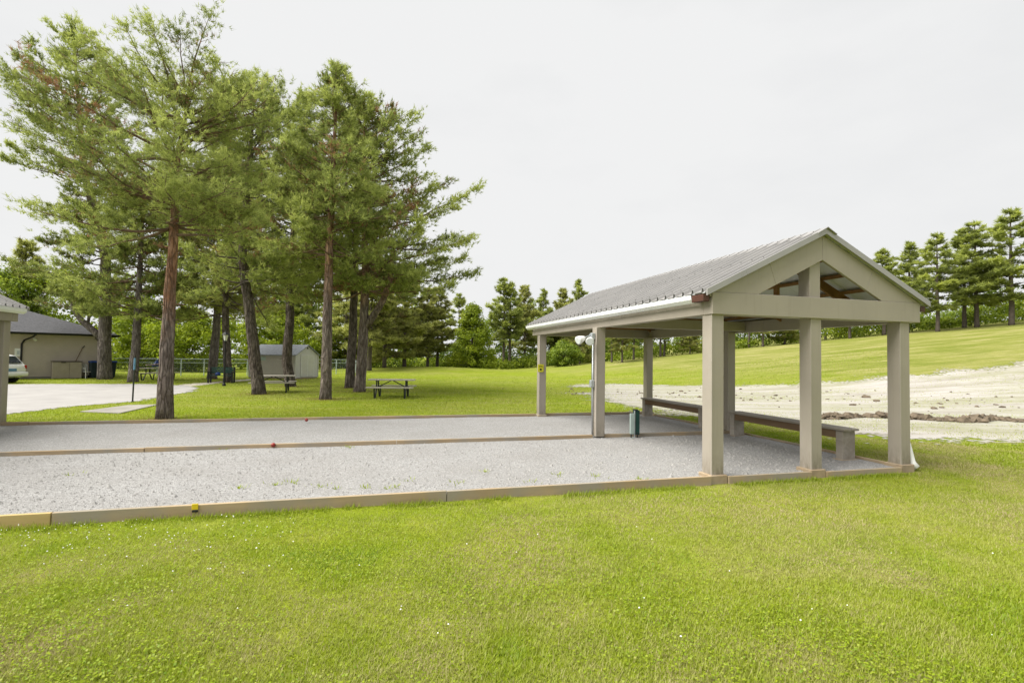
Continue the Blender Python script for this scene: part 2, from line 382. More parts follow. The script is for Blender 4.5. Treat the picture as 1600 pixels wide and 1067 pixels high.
def sheet(name, mat, poly, z, res, label, rag=0.0, ragscale=1.0, seed=0, zf=None):
    p = np.array(poly); x = np.arange(p[:, 0].min() - 1, p[:, 0].max() + 1, res); y = np.arange(p[:, 1].min() - 1, p[:, 1].max() + 1, res)
    X, Y = np.meshgrid(x, y)
    cx = (X[:-1, :-1] + X[1:, 1:]) / 2; cy = (Y[:-1, :-1] + Y[1:, 1:]) / 2
    jx = (fbm(cx, cy, ragscale, seed) - .5) * 2 * rag; jy = (fbm(cx, cy, ragscale, seed + 9) - .5) * 2 * rag
    rq = np.random.default_rng(seed + 1); sp_ = .22 * rag
    m = inpoly(cx + jx + rq.normal(0, sp_, cx.shape), cy + jy + rq.normal(0, sp_, cx.shape), poly)
    me = grid_mesh(name, X, Y, hgt(X, Y) + z + (zf(X, Y) if zf is not None else 0), m)
    return tag(link(name, me, mat), label, kind='structure')
drv = [tuple(gp(*p)) for p in ((-60, 655), (20, 647), (100, 636), (207, 628), (300, 611), (311, 607), (296, 603), (230, 600), (120, 600), (20, 600.5), (-80, 601))]
sheet('driveway', 'drive', drv, .01, .15, 'pale gravel driveway in front of the house', .35, 1.4, 2)
pth = [tuple(gp(*p)) for p in ((262, 603), (330, 597), (392, 592), (392, 594), (330, 600), (275, 606.5))]
sheet('path', 'path', pth, .006, .15, 'thin worn path from the driveway to the shed', .3, 1.2, 5)
# sheets at right : bare soil. image outline turned into places on the sloping ground
def gt(px, py):
    d = ray(px, py); tt = np.linspace(2, 130, 5000); x = d[0] * tt; y = d[1] * tt; z = CAM_H + d[2] * tt
    k = np.argmax(z < hgt(x, y)); k = k if k > 0 else len(tt) - 1
    return float(x[k]), float(y[k])
sand_poly = [gt(*p) for p in ((868, 606), (905, 601.5), (960, 599.5), (1090, 601.5), (1210, 601), (1330, 595), (1435, 586), (1520, 578), (1600, 568.5), (1750, 552),
             (1900, 640), (1750, 692), (1600, 692), (1430, 690), (1345, 684), (1250, 664), (1170, 655), (1060, 647), (985, 635), (940, 624), (900, 614), (925, 613), (935, 607), (905, 604.5))]
sand = sheet('bare_soil', 'sand', sand_poly, .009, .10, 'pale graded bare soil with thin grass streaks right of the shelter', 1.5, 1.6, 11,
      zf=lambda x, y: (fbm(x * .3, y * 2.2, 1.4, 4) - .5) * .010)
# dark clods ridge on the bare soil
def clods(name, pts, n, label, wid, hh, seed):
    r = np.random.default_rng(seed); P = np.array(pts); seg = r.integers(0, len(P) - 1, n); q = r.random(n)
    c = P[seg] * (1 - q[:, None]) + P[seg + 1] * q[:, None] + r.normal(0, wid, (n, 2)) * np.array([1.0, .6])
    s = r.gamma(1.8, .02, n) + .012
    ph = (1 + 5 ** .5) / 2
    dirs = unit(np.array([(-1, ph, 0), (1, ph, 0), (-1, -ph, 0), (1, -ph, 0), (0, -1, ph), (0, 1, ph), (0, -1, -ph), (0, 1, -ph), (ph, 0, -1), (ph, 0, 1), (-ph, 0, -1), (-ph, 0, 1)]))
    fs = np.array([(0, 11, 5), (0, 5, 1), (0, 1, 7), (0, 7, 10), (0, 10, 11), (1, 5, 9), (5, 11, 4), (11, 10, 2), (10, 7, 6), (7, 1, 8), (3, 9, 4), (3, 4, 2), (3, 2, 6), (3, 6, 8), (3, 8, 9), (4, 9, 5), (2, 4, 11), (6, 2, 10), (8, 6, 7), (9, 8, 1)])
    z = hgt(c[:, 0], c[:, 1]) + .015 + hh * r.random(n) * np.exp(-(vnoise(c[:, 0], c[:, 1], .5, seed) * 1.6) ** 2)
    pts_ = np.stack([c[:, 0], c[:, 1], z], 1)[:, None, :] + dirs[None] * s[:, None, None] * r.uniform(.6, 1.35, (n, 12, 1)) * np.array([1.25, 1.0, .75])
    V = pts_[:, fs, :].reshape(-1, 3)
    me = soup(name, np.array(V), np.full(len(V) // 3, .5)); return tag(link(name, me, 'soil'), label, kind='stuff')
clods('soil_clods', [gt(1290, 655), gt(1340, 652), gt(1430, 655), gt(1510, 660), gt(1525, 658), gt(1545, 655), gt(1600, 660), gt(1680, 662)], 3600, 'ridge of dark turned soil clods on the pale bare ground', .13, .13, 3)
clods('soil_crumbs', [gt(960, 612), gt(1060, 615), gt(1200, 622), gt(1350, 622), gt(1500, 630), gt(1650, 640)], 150, 'scattered small soil crumbs over the bare ground', 3.2, .0, 4)

# courts
CU0, CU1 = -16.6, 3.52
def court(name, v0, v1, label):
    u = np.linspace(CU0, CU1, 160); v = np.linspace(v0, v1, 30); U_, V_ = np.meshgrid(u, v)
    X = ORG[0] + U_ * D1[0] + V_ * D2[0]; Y = ORG[1] + U_ * D1[1] + V_ * D2[1]
    Z = .048 + (fbm(X, Y, 1.1, 21) - .5) * .03
    return tag(link(name, grid_mesh(name, X, Y, Z), 'gravel'), label, kind='structure')
court('gravel_court', .0, 3.72, 'near crushed limestone court bed between low timber edgings')
court('gravel_court', 3.74, 7.70, 'far crushed limestone court bed beyond the middle timber edging')
EMP = lambda n, l, c, loc=(0, 0, 0), g=None: thing(n, l, c, (ORG[0] + loc[0] * D1[0] + loc[1] * D2[0], ORG[1] + loc[0] * D1[1] + loc[1] * D2[1], loc[2]), YAW, g)
def edging(label, v, th, joints, z0, z1, mats=None, name='timber_edging'):
    e = EMP(name, label, 'edging', (0, v, 0), 'timber edgings of the courts')
    for i in range(len(joints) - 1):
        m = (mats or {}).get(i, 'board_wood'); dz = random.uniform(-.006, .006); dy = random.uniform(-.006, .006)
        boxo('board', m, e, joints[i] + .004, joints[i + 1] - .004, -th / 2 + dy, th / 2 + dy, z0, z1 + dz, .004)
    return e
e1 = edging('timber edging along the front of the near court, bordering the foreground lawn', -.02, .045, [-16.6, -12.1, -7.62, -3.7, -.02], -.06, .102, {1: 'board_new'})
edging('low timber edging between the middle and right front posts of the right shelter', -.0, .045, [1.988, 3.472], -.06, .07)
e1b = edging('short timber edging between the front posts of the right shelter', -.01, .045, [.258, 1.712], -.06, .085)
edging('middle timber edging dividing the two gravel courts', 3.73, .05, [-16.6, -12.3, -8.2, -4.1, -.10], -.02, .115)
edging('timber edging under the shelter beside the green stand', 3.73, .05, [.16, 3.45], -.02, .115)
edging('timber edging along the far side of the far court by the pines', 7.74, .05, [-16.6, -11.9, -7.4, -3.2, -.03], -.06, .12)
edging('rear timber edging between the back posts of the right shelter', 7.74, .05, [.26, 1.70, 3.50], -.06, .12)
es = EMP('timber_edging', 'timber edging under the benches on the right side of the shelter', 'edging', (0, 0, 0), 'timber edgings of the courts')
for a, b in ((.26, 4.0), (4.22, 7.75)): boxo('board', 'board_wood', es, 3.53, 3.57, a, b, -.06, .085, .004)

# yellow clip and two red balls
c = EMP('yellow_clip', 'small yellow and black clip on the front timber edging', 'clip', (uv(*gp(308, 788, .09))[0], -.045, 0))
boxo('clip_plate', 'yellow_paint', c, -.03, .03, -.012, .0, .055, .118, .003); boxo('clip_foot', 'black_paint', c, -.027, .027, -.014, -.002, .03, .052, .003)
def ball(px, py, z, label):
    q = gp(px, py, z); o = thing('ball', label, 'ball', (q[0], q[1], z)); mb = MB()
    mb.lathe([(.002 + .038 * math.sin(a), -.038 * math.cos(a)) for a in np.linspace(0, math.pi, 10)], 16).build('sphere', 'red_ball', o, smooth=True)
    mb = MB(); mb.lathe([(.0402, -.004), (.0408, 0), (.0402, .004)], 16).build('seam', 'cap_brown', o)
ball(427, 695, .10, 'red ball against the middle timber edging')
ball(479, 656, .13, 'red ball resting on the far timber edging')

# ------------------------------------------------------------------ the open shelters
PITCH = math.atan2(3.6215 - 2.665, 1.9435)
def shelter(label, u0, v0, RE=8.22):
    s = EMP('open_shelter', label, 'shelter', (u0, v0, 0))
    zb, zt, WB = 2.3515, 2.665, 3.887
    cols = [(.02, .02), (1.75, .02), (3.51, .02), (-.055, 3.66), (3.43, 3.98), (.02, 7.6), (1.72, 7.62), (3.49, 7.7) if RE > 8.1 else (3.58, 7.7)]
    for u, v in cols:
        p = MB().box(u, u + .2, v, v + .22, .075, zb + .01).build('post', 'taupe', s, bevel=.008)
        boxo('corner_trim', 'taupe_light', p, u - .004, u + .022, v - .004, v + .022, .08, zb - .01, .003)
    for u, v in (cols[0], cols[1], cols[2], cols[5], cols[7]):
        boxo('post_base', 'base_wood', s, u - .035, u + .235, v - .035, v + .255, -.08, .098, .008)
    boxo('gable_beam', 'taupe', s, 0, WB, -.02, .19, zb, zt, .006)
    boxo('gable_beam', 'taupe', s, 0, WB, RE - .2, RE, zb, zt, .006)
    for x0, x1 in ((.0, .17), (WB - .17, WB)):
        for a, b in ((.192, 3.2), (3.203, RE - .202)): boxo('side_beam', 'taupe', s, x0 + .002, x1 - .002, a, b, zb + .003, 2.60, .004)
    # tie beam seen under the roof, half way back
    boxo('tie_beam', 'taupe', s, .18, WB - .18, 3.74, 3.9, 2.38, 2.59, .004)
    # gable boards (front, back): parallelograms following the pitch
    tp = math.tan(PITCH); wv = .345 / math.cos(PITCH); ap = 3.6215; mid = WB / 2
    for y0, y1 in ((-.012, .035), (RE - .055, RE - .008)):
        for sg in (0, 1):
            base = [(.0, zt + .002), (mid - .0015, ap), (mid - .0015, ap - wv), (mid - (ap - wv - zt - .002) / tp, zt + .002)]
            # split in two boards by a scarf joint
            def cut(t): return ((1 - t) * base[0][0] + t * base[1][0], (1 - t) * base[0][1] + t * base[1][1])
            a_ = cut(.50); b_ = (a_[0] + .12, a_[1] + .12 * tp - wv); 
            polys = [[base[0], (a_[0] - .002, a_[1]), (b_[0] - .002, b_[1]), base[3]], [a_, base[1], base[2], b_]]
            for pl in polys:
                if sg: pl = [(WB - x, z) for x, z in pl][::-1]
                MB().prism(pl, 'y', y0, y1).build('gable_board', 'taupe', s, bevel=.003)
        boxo('king_post', 'taupe', s, 1.75, 1.95, y1 + .004 if y0 < 1 else y0 - .2, y1 + .22 if y0 < 1 else y0 - .004, zt + .003, ap - .24, .006)
    # roof frame
    zoff = .012
    def slope(x): return zt + zoff + (min(x, WB - x)) * tp
    for y in (.9, 2.7, 4.5, 6.3, 7.9):
        for sg in (0, 1):
            xx = lambda x: WB - x if sg else x
            MB().bar((xx(.06), y, slope(.06) - .14), (xx(mid - .02), y, slope(mid - .02) - .14), .045, .15).build('rafter', 'truss_wood', s)
        MB().bar((.2, y, zt - .02), (WB - .2, y, zt - .02), .045, .10).build('truss_chord', 'truss_wood', s)
        MB().bar((mid, y, zt + .04), (mid, y, ap - .2), .045, .09, (0, 1, 0)).build('truss_web', 'truss_wood', s)
    for sg in (0, 1):
        for x in (.12, .55, 1.0, 1.45, 1.86):
            z = slope(x) - .028; xx = WB - x if sg else x
            boxo('purlin', 'truss_wood', s, xx - .045, xx + .045, .04, RE - .06, z - .035, z + .012, 0)
    # ribbed roof sheets with white underside
    EAVE = .125; y0, y1 = -.085, RE + .14; nsh = 9; wsh = (y1 - y0) / nsh; LEN = (mid + EAVE) / math.cos(PITCH)
    prof = []
    for k in range(4):
        o = k * wsh / 4
        prof += [(o, 0), (o + .09, 0), (o + .104, .052), (o + .132, .052), (o + .146, 0)]
    prof.append((wsh + .012, 0.0))
    for sg in (0, 1):
        for i in range(nsh):
            mb = MB(); vs = []
            for q in (0, 1):
                for (o, hh) in prof:
                    x = -EAVE + q * (mid + EAVE - .01); z = zt + .055 + x * tp + hh * 1.0 + (.0016 if i % 2 else 0)
                    vs.append(((WB - x) if sg else x, y0 + i * wsh + o, z))
            n = len(prof); fs = [(a, a + 1, n + a + 1, n + a) for a in range(n - 1)]
            mb.add(vs, fs)
            # thin lower skin so the sheet has thickness
            rp = mb.build('roof_panel', 'roof_metal', s)
            sc = MB()
            for r_ in (.06, .5, .94):
                for k in range(4):
                    x = -EAVE + r_ * (mid + EAVE); yy = y0 + i * wsh + k * wsh / 4 + .133; z = zt + .055 + x * tp + .03
                    xx = WB - x if sg else x
                    sc.box(xx - .006, xx + .006, yy - .018, yy - .006, z + .022, z + .028)
            sc.build('roof_screws', 'black_trim', rp)['kind'] = 'stuff'
            xa, xb = -EAVE + .02, mid - .03
            za, zb_ = zt + .045 + xa * tp, zt + .045 + xb * tp
            f_ = lambda x: WB - x if sg else x
            MB().add([(f_(xa), y0 + i * wsh + .004, za), (f_(xb), y0 + i * wsh + .004, zb_), (f_(xb), y0 + (i + 1) * wsh - .004, zb_), (f_(xa), y0 + (i + 1) * wsh - .004, za),
                      (f_(xa), y0 + i * wsh + .004, za - .012), (f_(xb), y0 + i * wsh + .004, zb_ - .012), (f_(xb), y0 + (i + 1) * wsh - .004, zb_ - .012), (f_(xa), y0 + (i + 1) * wsh - .004, za - .012)],
                     [(0, 1, 2, 3), (7, 6, 5, 4), (0, 4, 5, 1), (1, 5, 6, 2), (2, 6, 7, 3), (3, 7, 4, 0)]).build('roof_liner', 'liner_white', s)
        # verge trim along the gable
        for yv in (y0 - .004, y1 - .03):
            a = (-EAVE - .005, zt + .05 - EAVE * tp); b = (mid, zt + .05 + mid * tp)
            pl = [(a[0], a[1] - .05), (b[0], b[1] - .05), (b[0], b[1] + .04), (a[0], a[1] + .04)]
            if sg: pl = [(WB - x, z) for x, z in pl][::-1]
            MB().prism(pl, 'y', yv, yv + .034).build('verge_trim', 'roof_metal', s)
    zr = zt + .055 + mid * tp
    MB().prism([(mid - .17, zr - .17 * tp + .034), (mid, zr + .045), (mid + .17, zr - .17 * tp + .034), (mid + .17, zr - .17 * tp + .024), (mid, zr + .032), (mid - .17, zr - .17 * tp + .024)], 'y', y0 - .03, y1 + .03).build('ridge_cap', 'roof_metal', s)
    # fascia and gutters on both long sides
    for sg in (0, 1):
        f_ = lambda x: WB - x if sg else x
        a, b = sorted((f_(-.03), f_(-.003)))
        boxo('fascia', 'taupe', s, a, b, .0, RE + .02, 2.60, 2.675 - .02, 0)
        pl = [(-.035, 2.53), (-.10, 2.53), (-.145, 2.575), (-.155, 2.64), (-.147, 2.64), (-.136, 2.58), (-.097, 2.538), (-.035, 2.538)]
        if sg: pl = [(WB - x, z) for x, z in pl][::-1]
        g = MB().prism(pl, 'y', .27, RE + (.2 if RE > 8.1 else .02)).build('gutter', 'gutter_white', s)
        a, b = sorted((f_(-.14), f_(-.034)))
        boxo('gutter_end', 'cap_brown', g, a, b, -.0, .268, 2.53, 2.628, .006)
    return s
sh = shelter('open taupe picnic shelter with gabled ribbed metal roof at the right', 0, 0)
sh2 = shelter('second taupe shelter cut off by the left edge of the photo', -16.2, .02, 7.96)
# white downspout at the right front post
d = EMP('downspout', 'white plastic downspout on the right front post of the shelter', 'downspout', (3.71, .0, 0))
MB().tube([(.05, .15, 2.34), (.05, .15, 1.2), (.052, .14, .55), (.07, .12, .25)], [.035, .035, .04, .055], 10).build('pipe', 'taupe_light', d, smooth=True)
MB().tube([(.06, .13, .42), (.075, .11, .25), (.095, .08, .10), (.13, .02, .03)], [.05, .062, .06, .05], 12, ).build('shoe', 'white_plastic', d, smooth=True)
# floodlight with conduit on the middle left post
fl = EMP('floodlight', 'twin white floodlight with conduit on the middle left shelter post', 'floodlight', (-.055, 3.66, 0))
MB().tube([(-.03, .12, .07), (-.03, .12, 2.16)], .018, 8).build('conduit', 'steel_galv', fl, smooth=True)
boxo('switch_box', 'steel_galv', fl, -.09, -.004, .075, .165, 1.10, 1.25, .01)
boxo('junction_box', 'steel_galv', fl, -.085, -.004, .06, .18, 2.10, 2.24, .012)
for a, b in (((-.09, .14, 2.19), (-.40, .06, 2.07)), ((-.09, .08, 2.16), (-.20, -.10, 2.05))):
    a = Vector(a); b = Vector(b); m_ = a.lerp(b, .42)
    h = MB().tube([m_, a.lerp(b, .55), a.lerp(b, .85), b], [.03, .055, .085, .09], 14).build('lamp_head', 'white_plastic', fl, smooth=True)
    MB().tube([b, b + (b - a) * .02], [.082, .07], 14).build('lens', 'lens_glass', h)
    MB().tube([a, m_], .014, 8).build('arm', 'steel_galv', fl)
# yellow notice on the rear left post
sg = EMP('notice', 'small yellow notice on the rear left post of the shelter', 'notice', (.02, 7.6, 0))
boxo('plate', 'yellow_sign', sg, -.055, .115, -.022, -.008, 1.30, 1.52, .002)
for z, w in ((1.47, .05), (1.445, .06)): boxo('print_line', 'black_paint', sg, .03 - w, .03 + w, -.0245, -.0225, z, z + .010, 0)
boxo('print_mark', 'black_paint', sg, .0, .06, -.0245, -.0225, 1.35, 1.40, 0)
# benches
def bench(label, v0, v1):
    b = EMP('bench', label, 'bench', (3.12, 0, 0), 'weathered benches in the shelter')
    boxo('seat_plank', 'bench_grey', b, -.02, .145, v0 - .05, v1 + .05, .535, .575, .006)
    boxo('seat_plank', 'bench_grey', b, .152, .31, v0 - .05, v1 + .05, .537, .574, .006)
    boxo('apron', 'bench_brown', b, .02, .055, v0 + .145, v1 - .145, .40, .533, .005)
    boxo('apron', 'bench_brown', b, .235, .27, v0 + .145, v1 - .145, .40, .533, .005)
    for v in (v0, v1 - .14):
        l = boxo('leg', 'bench_grey', b, .01, .28, v, v + .14, .03, .533, .008)
        boxo('foot', 'base_wood', l, -.03, .31, v - .03, v + .17, .028, .052, .004)
bench('long weathered plank bench near the front right post', .72, 3.55)
bench('weathered plank bench at the back of the shelter, behind the longer one', 4.55, 7.35)
# green stand on the middle edging
q = EMP('court_stand', 'dark green and pale upright stand by the middle edging under the shelter', 'stand', (.80, 3.60, .0))
boxo('panel', 'green_paint', q, .0, .115, -.02, .07, .11, .62, .006)
boxo('side_panel', 'pale_green', q, -.115, -.02, -.05, .0, .13, .56, .006)
MB().tube([(-.012, -.03, .02), (-.012, -.03, .64)], .014, 8).build('pole', 'steel_galv', q)
for x in (-.09, .055): MB().tube([(x, -.03, .03), (x, -.03, .17)], .012, 8).build('leg', 'steel_dark', q)
MB().bar((-.02, -.03, .045), (-.16, -.12, .05), .03, .02).build('foot', 'pale_green', q)
boxo('top_cap', 'steel_dark', q, -.03, .06, -.045, .045, .622, .645, .004)

# ------------------------------------------------------------------ picnic tables, lamp, pole, slab
def picnic_table(label, loc, rz):
    p = thing('picnic_table', label, 'picnic table', loc, rz, 'picnic tables on the lawn')
    for k in range(5): boxo('table_plank', 'table_wood', p, -.92, .92, -.36 + k * .146, -.36 + k * .146 + .138, .705, .745, .004)
    for s_ in (-1, 1):
        for k in range(2): y = s_ * .70 + (k - 1) * .146; boxo('seat_plank', 'table_wood', p, -.92, .92, y, y + .138, .42, .46, .004)
    for x in (-.58, .58):
        f = MB()
        for s_ in (-1, 1):
            f.bar((x, s_ * .22, .70), (x, s_ * .24, .40), .05, .05, (1, 0, 0)); f.bar((x, s_ * .24, .40), (x, s_ * .52, .03), .05, .05, (1, 0, 0))
            f.bar((x, s_ * .84, .40), (x, s_ * .72, .03), .05, .05, (1, 0, 0)); f.bar((x, s_ * .74, .02), (x, s_ * .50, .02), .05, .04, (1, 0, 0))
        f.bar((x, -.86, .40), (x, .86, .40), .05, .05, (1, 0, 0)); f.bar((x, -.36, .69), (x, .36, .69), .05, .04, (1, 0, 0))
        f.build('leg_frame', 'steel_dark', p)
        MB().bar((x * .96, 0, .42), (x * .05, 0, .70), .035, .035).build('brace', 'steel_dark', p)
a = gp(582, 622); b = gp(632, 622); m_ = (a + b) / 2
picnic_table('picnic table with pale plank top on the open lawn beside the twin-trunk pine', (m_[0] + .05, m_[1] + .35, 0), .10)
m_ = gp(417, 614)
picnic_table('picnic table behind the dark leaning pine in front of the shed', (m_[0] - .05, m_[1] + .7, 0), .34)
m_ = gp(234, 594)
picnic_table('far picnic table half hidden behind the big orange pine trunk', (m_[0] + .3, m_[1] + .3, 0), .2)
u_ = thing('folded_umbrella', 'dark blue folded umbrella standing on the far picnic table', 'umbrella', (m_[0] + .2, m_[1] + .3, .745))
MB().tube([(0, 0, 0), (0, 0, .55)], .015, 8).build('pole', 'steel_galv', u_); MB().tube([(0, 0, .1), (0, 0, .3), (0, 0, .52)], [.28, .16, .02], 10).build('canopy', 'blue_plastic', u_, smooth=True)
m_ = gp(350, 603)
lp = thing('lamp_post', 'black lamp post with white lantern beside the shed', 'lamp post', (m_[0], m_[1], 0))
MB().lathe([(.09, -.05), (.085, .10), (.05, .16), (.042, .3), (.038, 2.25), (.06, 2.28), (.06, 2.33), (.03, 2.36)], 12).build('pole', 'black_paint', lp)
MB().lathe([(.085, 2.37), (.155, 2.66)], 6).build('lantern_glass', 'lamp_glass', lp)
cg = MB()
for k in range(6):
    a = 6.28318 * k / 6; cg.bar((.09 * math.cos(a), .09 * math.sin(a), 2.36), (.162 * math.cos(a), .162 * math.sin(a), 2.67), .015, .015)
cg.build('lantern_frame', 'black_paint', lp); MB().lathe([(.19, 2.665), (.18, 2.69), (.08, 2.80), (.03, 2.83), (.025, 2.88), (.005, 2.92)], 12).build('lantern_cap', 'black_paint', lp)
m_ = gp(207, 628)
po = thing('marker_pole', 'thin grey metal pole with blue upper sleeve at the driveway edge', 'pole', (m_[0], m_[1], 0))
MB().tube([(0, 0, -.05), (.03, 0, 1.55)], .025, 8).build('shaft', 'steel_dark', po); MB().tube([(.0225, 0, 1.1), (.03, 0, 1.5)], .031, 8).build('sleeve', 'plate_blue', po)
MB().lathe([(.055, -.02), (.05, .02), (.03, .035)], 10).build('ground_collar', 'steel_dark', po)
pts = [gp(*p) for p in ((125, 644), (188, 646.5), (247, 633), (200, 634))]
sb = tag(MB().prism([(float(p[0]), float(p[1])) for p in pts], 'z', -.05, .03).build('concrete_slab', 'concrete', bevel=.008), 'flat grey concrete slab in the grass beside the driveway', kind='structure')
# garden bench with blue item
m_ = gp(335, 600)
gb = thing('garden_bench', 'dark garden bench between two pines beside the lamp post', 'bench', (m_[0] - .3, m_[1] + 1.2, 0), .25)
for x in (-.62, .62):
    MB().box(x - .04, x + .04, -.25, -.18, 0, .62).box(x - .04, x + .04, .18, .25, 0, .92).box(x - .04, x + .04, -.25, .25, .60, .66).build('end_frame', 'black_paint', gb)
for k in range(4): boxo('seat_slat', 'green_paint', gb, -.58, .58, -.22 + k * .11, -.13 + k * .11, .42, .445, .003)
for k in range(3): boxo('back_slat', 'green_paint', gb, -.58, .58, .19, .215, .56 + k * .12, .65 + k * .12, .003)
bb = thing('blue_bag', 'bright blue bag on the dark garden bench', 'bag', (m_[0] - .45, m_[1] + 1.1, .445), .25)
MB().lathe([(.12, 0), (.15, .05), (.13, .12), (.07, .16), (.03, .17)], 10).build('sack', 'blue_plastic', bb, smooth=True); MB().tube([(-.05, 0, .14), (0, 0, .22), (.05, 0, .14)], .012, 6).build('handle', 'blue_plastic', bb)

# ------------------------------------------------------------------ shed
def lap_wall(mb, a, b, z0, z1, lap=.13, proud=.03, top=None):
    """clapboard wall from a to b (plan), outside on the right hand when walking a to b"""
    a = np.array(a, float); b = np.array(b, float); d = (b - a) / np.linalg.norm(b - a); n = np.array([d[1], -d[0]])
    z = z0
    while z < z1 - 1e-3:
        zz = min(z + lap, z1); L = np.linalg.norm(b - a)
        def lim(h):
            if top is None: return 0, L
            return top(h, L)
        s0, s1 = lim(z); t0, t1 = lim(zz)
        if s1 - s0 < .02: break
        t1 = max(t1, t0 + .01)
        p = [a + d * s0 + n * proud, a + d * s1 + n * proud, a + d * t1, a + d * t0, a + d * s0, a + d * s1]
        mb.add([(*p[0], z), (*p[1], z), (*p[2], zz), (*p[3], zz), (*p[4], z), (*p[5], z)], [(0, 1, 2, 3), (4, 5, 1, 0)])
        z = zz
near = gp(461, 592.5); left = gp(389, 590.5)
dirx = (near - left); Ls = float(np.linalg.norm(dirx)); ang = math.atan2(dirx[1], dirx[0])
sd = thing('garden_shed', 'small pale beige gabled garden shed by the white fence', 'shed', (left[0], left[1], 0), ang)
wd = 2.5; he = 1.72; hr = 2.36
w = MB(); lap_wall(w, (0, 0), (Ls, 0), .1, he); w.build('front_wall', 'shed_siding', sd)
w = MB(); lap_wall(w, (Ls, wd), (0, wd), .1, he); lap_wall(w, (0, wd), (0, 0), .1, hr, top=lambda h, L: (0, L) if h <= he else ((h - he) / (hr - he) * L / 2, L - (h - he) / (hr - he) * L / 2)); w.build('back_wall', 'shed_siding', sd)
w = MB(); lap_wall(w, (Ls, 0), (Ls, wd), .1, hr, top=lambda h, L: (0, L) if h <= he else ((h - he) / (hr - he) * L / 2, L - (h - he) / (hr - he) * L / 2)); w.build('gable_wall', 'shed_siding_light', sd)
MB().box(.01, Ls - .01, .01, wd - .01, -.05, .1).build('floor_frame', 'base_wood', sd)
for x, y in ((0, 0), (Ls, 0), (Ls, wd)): boxo('corner_trim', 'shed_siding_light', sd, x - .045, x + .045, y - .045, y + .045, .08, he, .004)
r1 = MB().add([(-.15, -.12, he - .06), (Ls + .12, -.12, he - .06), (Ls + .12, wd / 2, hr + .04), (-.15, wd / 2, hr + .04), (-.15, -.12, he - .11), (Ls + .12, -.12, he - .11), (Ls + .12, wd / 2, hr - .02), (-.15, wd / 2, hr - .02)],
     [(0, 1, 2, 3), (7, 6, 5, 4), (0, 4, 5, 1), (1, 5, 6, 2), (3, 7, 4, 0)]).build('roof_slope', 'shed_roof', sd)
MB().add([(-.15, wd + .12, he - .06), (Ls + .12, wd + .12, he - .06), (Ls + .12, wd / 2 + .001, hr + .04), (-.15, wd / 2 + .001, hr + .04), (-.15, wd + .12, he - .11), (Ls + .12, wd + .12, he - .11), (Ls + .12, wd / 2 + .001, hr - .02), (-.15, wd / 2 + .001, hr - .02)],
     [(0, 1, 2, 3), (7, 6, 5, 4), (0, 4, 5, 1), (1, 5, 6, 2), (3, 7, 4, 0)]).build('roof_slope', 'shed_roof', sd)
boxo('vent', 'black_trim', sd, Ls + .02, Ls + .045, wd / 2 - .06, wd / 2 + .06, 2.1, 2.22, .004)
dr = boxo('door', 'shed_siding_light', sd, Ls + .02, Ls + .05, .55, wd - .55, .14, 1.68, .01)
for y in (.53, wd / 2 - .012, wd - .55): boxo('door_trim', 'white_plastic', dr, Ls + .03, Ls + .062, y, y + .024, .14, 1.68, 0)
boxo('plaque', 'pale_green', sd, .95, 1.35, -.03, -.019, 1.25, 1.5, .004)

# ------------------------------------------------------------------ house at the left with hip roof
cR = gp(157, 590.); cL = gp(22, 592.)
dx = cR - cL; ang = math.atan2(dx[1], dx[0]); HW, HD = 13.0, 9.0
hs = thing('house', 'low beige sided house with dark hip roof at the left', 'house', (cR[0], cR[1], 0), ang)   # local x runs back along the wall to the left (negative)
he = 2.85
w = MB(); lap_wall(w, (-HW, 0), (0, 0), .12, he, .125, .035); w.build('front_wall', 'siding', hs)
w = MB(); lap_wall(w, (0, 0), (0, HD), .12, he, .125, .035); w.build('side_wall', 'siding', hs)
w = MB(); lap_wall(w, (0, HD), (-HW, HD), .12, he, .125, .035); lap_wall(w, (-HW, HD), (-HW, 0), .12, he, .125, .035); w.build('back_wall', 'siding', hs)
MB().box(-HW + .01, -.01, .01, HD - .01, -.2, .12).build('foundation', 'concrete', hs)
boxo('corner_trim', 'siding', hs, -.05, .045, -.045, .05, .1, he, .004)
ov = .75; rp_ = .36; hz = he - .04; run = HD / 2 + ov; rz_ = hz + run * rp_
R = MB(); A = [(-HW - ov, -ov, hz), (ov, -ov, hz), (ov, HD + ov, hz), (-HW - ov, HD + ov, hz), (-HW - ov + run, HD / 2, rz_), (ov - run, HD / 2, rz_)]
rf = MB().add(A + [(x, y, z - .03) for x, y, z in A], [(0, 1, 5, 4), (1, 2, 5), (2, 3, 4, 5), (3, 0, 4), (6, 7, 8, 9)]).build('roof', 'shingle', hs)
# shingle courses as thin raised strips
cs = MB()
for k in range(1, 26):
    tt = k / 26; x0 = -HW - ov + run * tt; x1 = ov - run * tt; y = -ov + run * tt; z = hz + run * tt * rp_
    cs.add([(x0, y - .012, z - .004), (x1, y - .012, z - .004), (x1, y + .03, z + .022), (x0, y + .03, z + .022), (x1, y - .012, z + .008), (x0, y - .012, z + .008)], [(0, 1, 4, 5), (5, 4, 2, 3)])
cs.build('shingle_courses', 'shingle', rf)
boxo('fascia', 'black_trim', hs, -HW - ov, ov, -ov - .03, -ov - .002, hz - .14, hz + .0, 0)
boxo('fascia', 'black_trim', hs, ov + .002, ov + .03, -ov - .03, HD + ov, hz - .14, hz + .0, 0)
gu = MB().prism([(-ov - .14, hz - .02), (-ov - .033, hz - .02), (-ov - .033, hz - .13), (-ov - .10, hz - .13)], 'x', -HW - ov, ov + .1).build('gutter', 'black_trim', hs)
MB().box(-HW - .02, ov - .01, -ov, -.02, hz - .10, hz - .08).build('soffit', 'siding', hs)
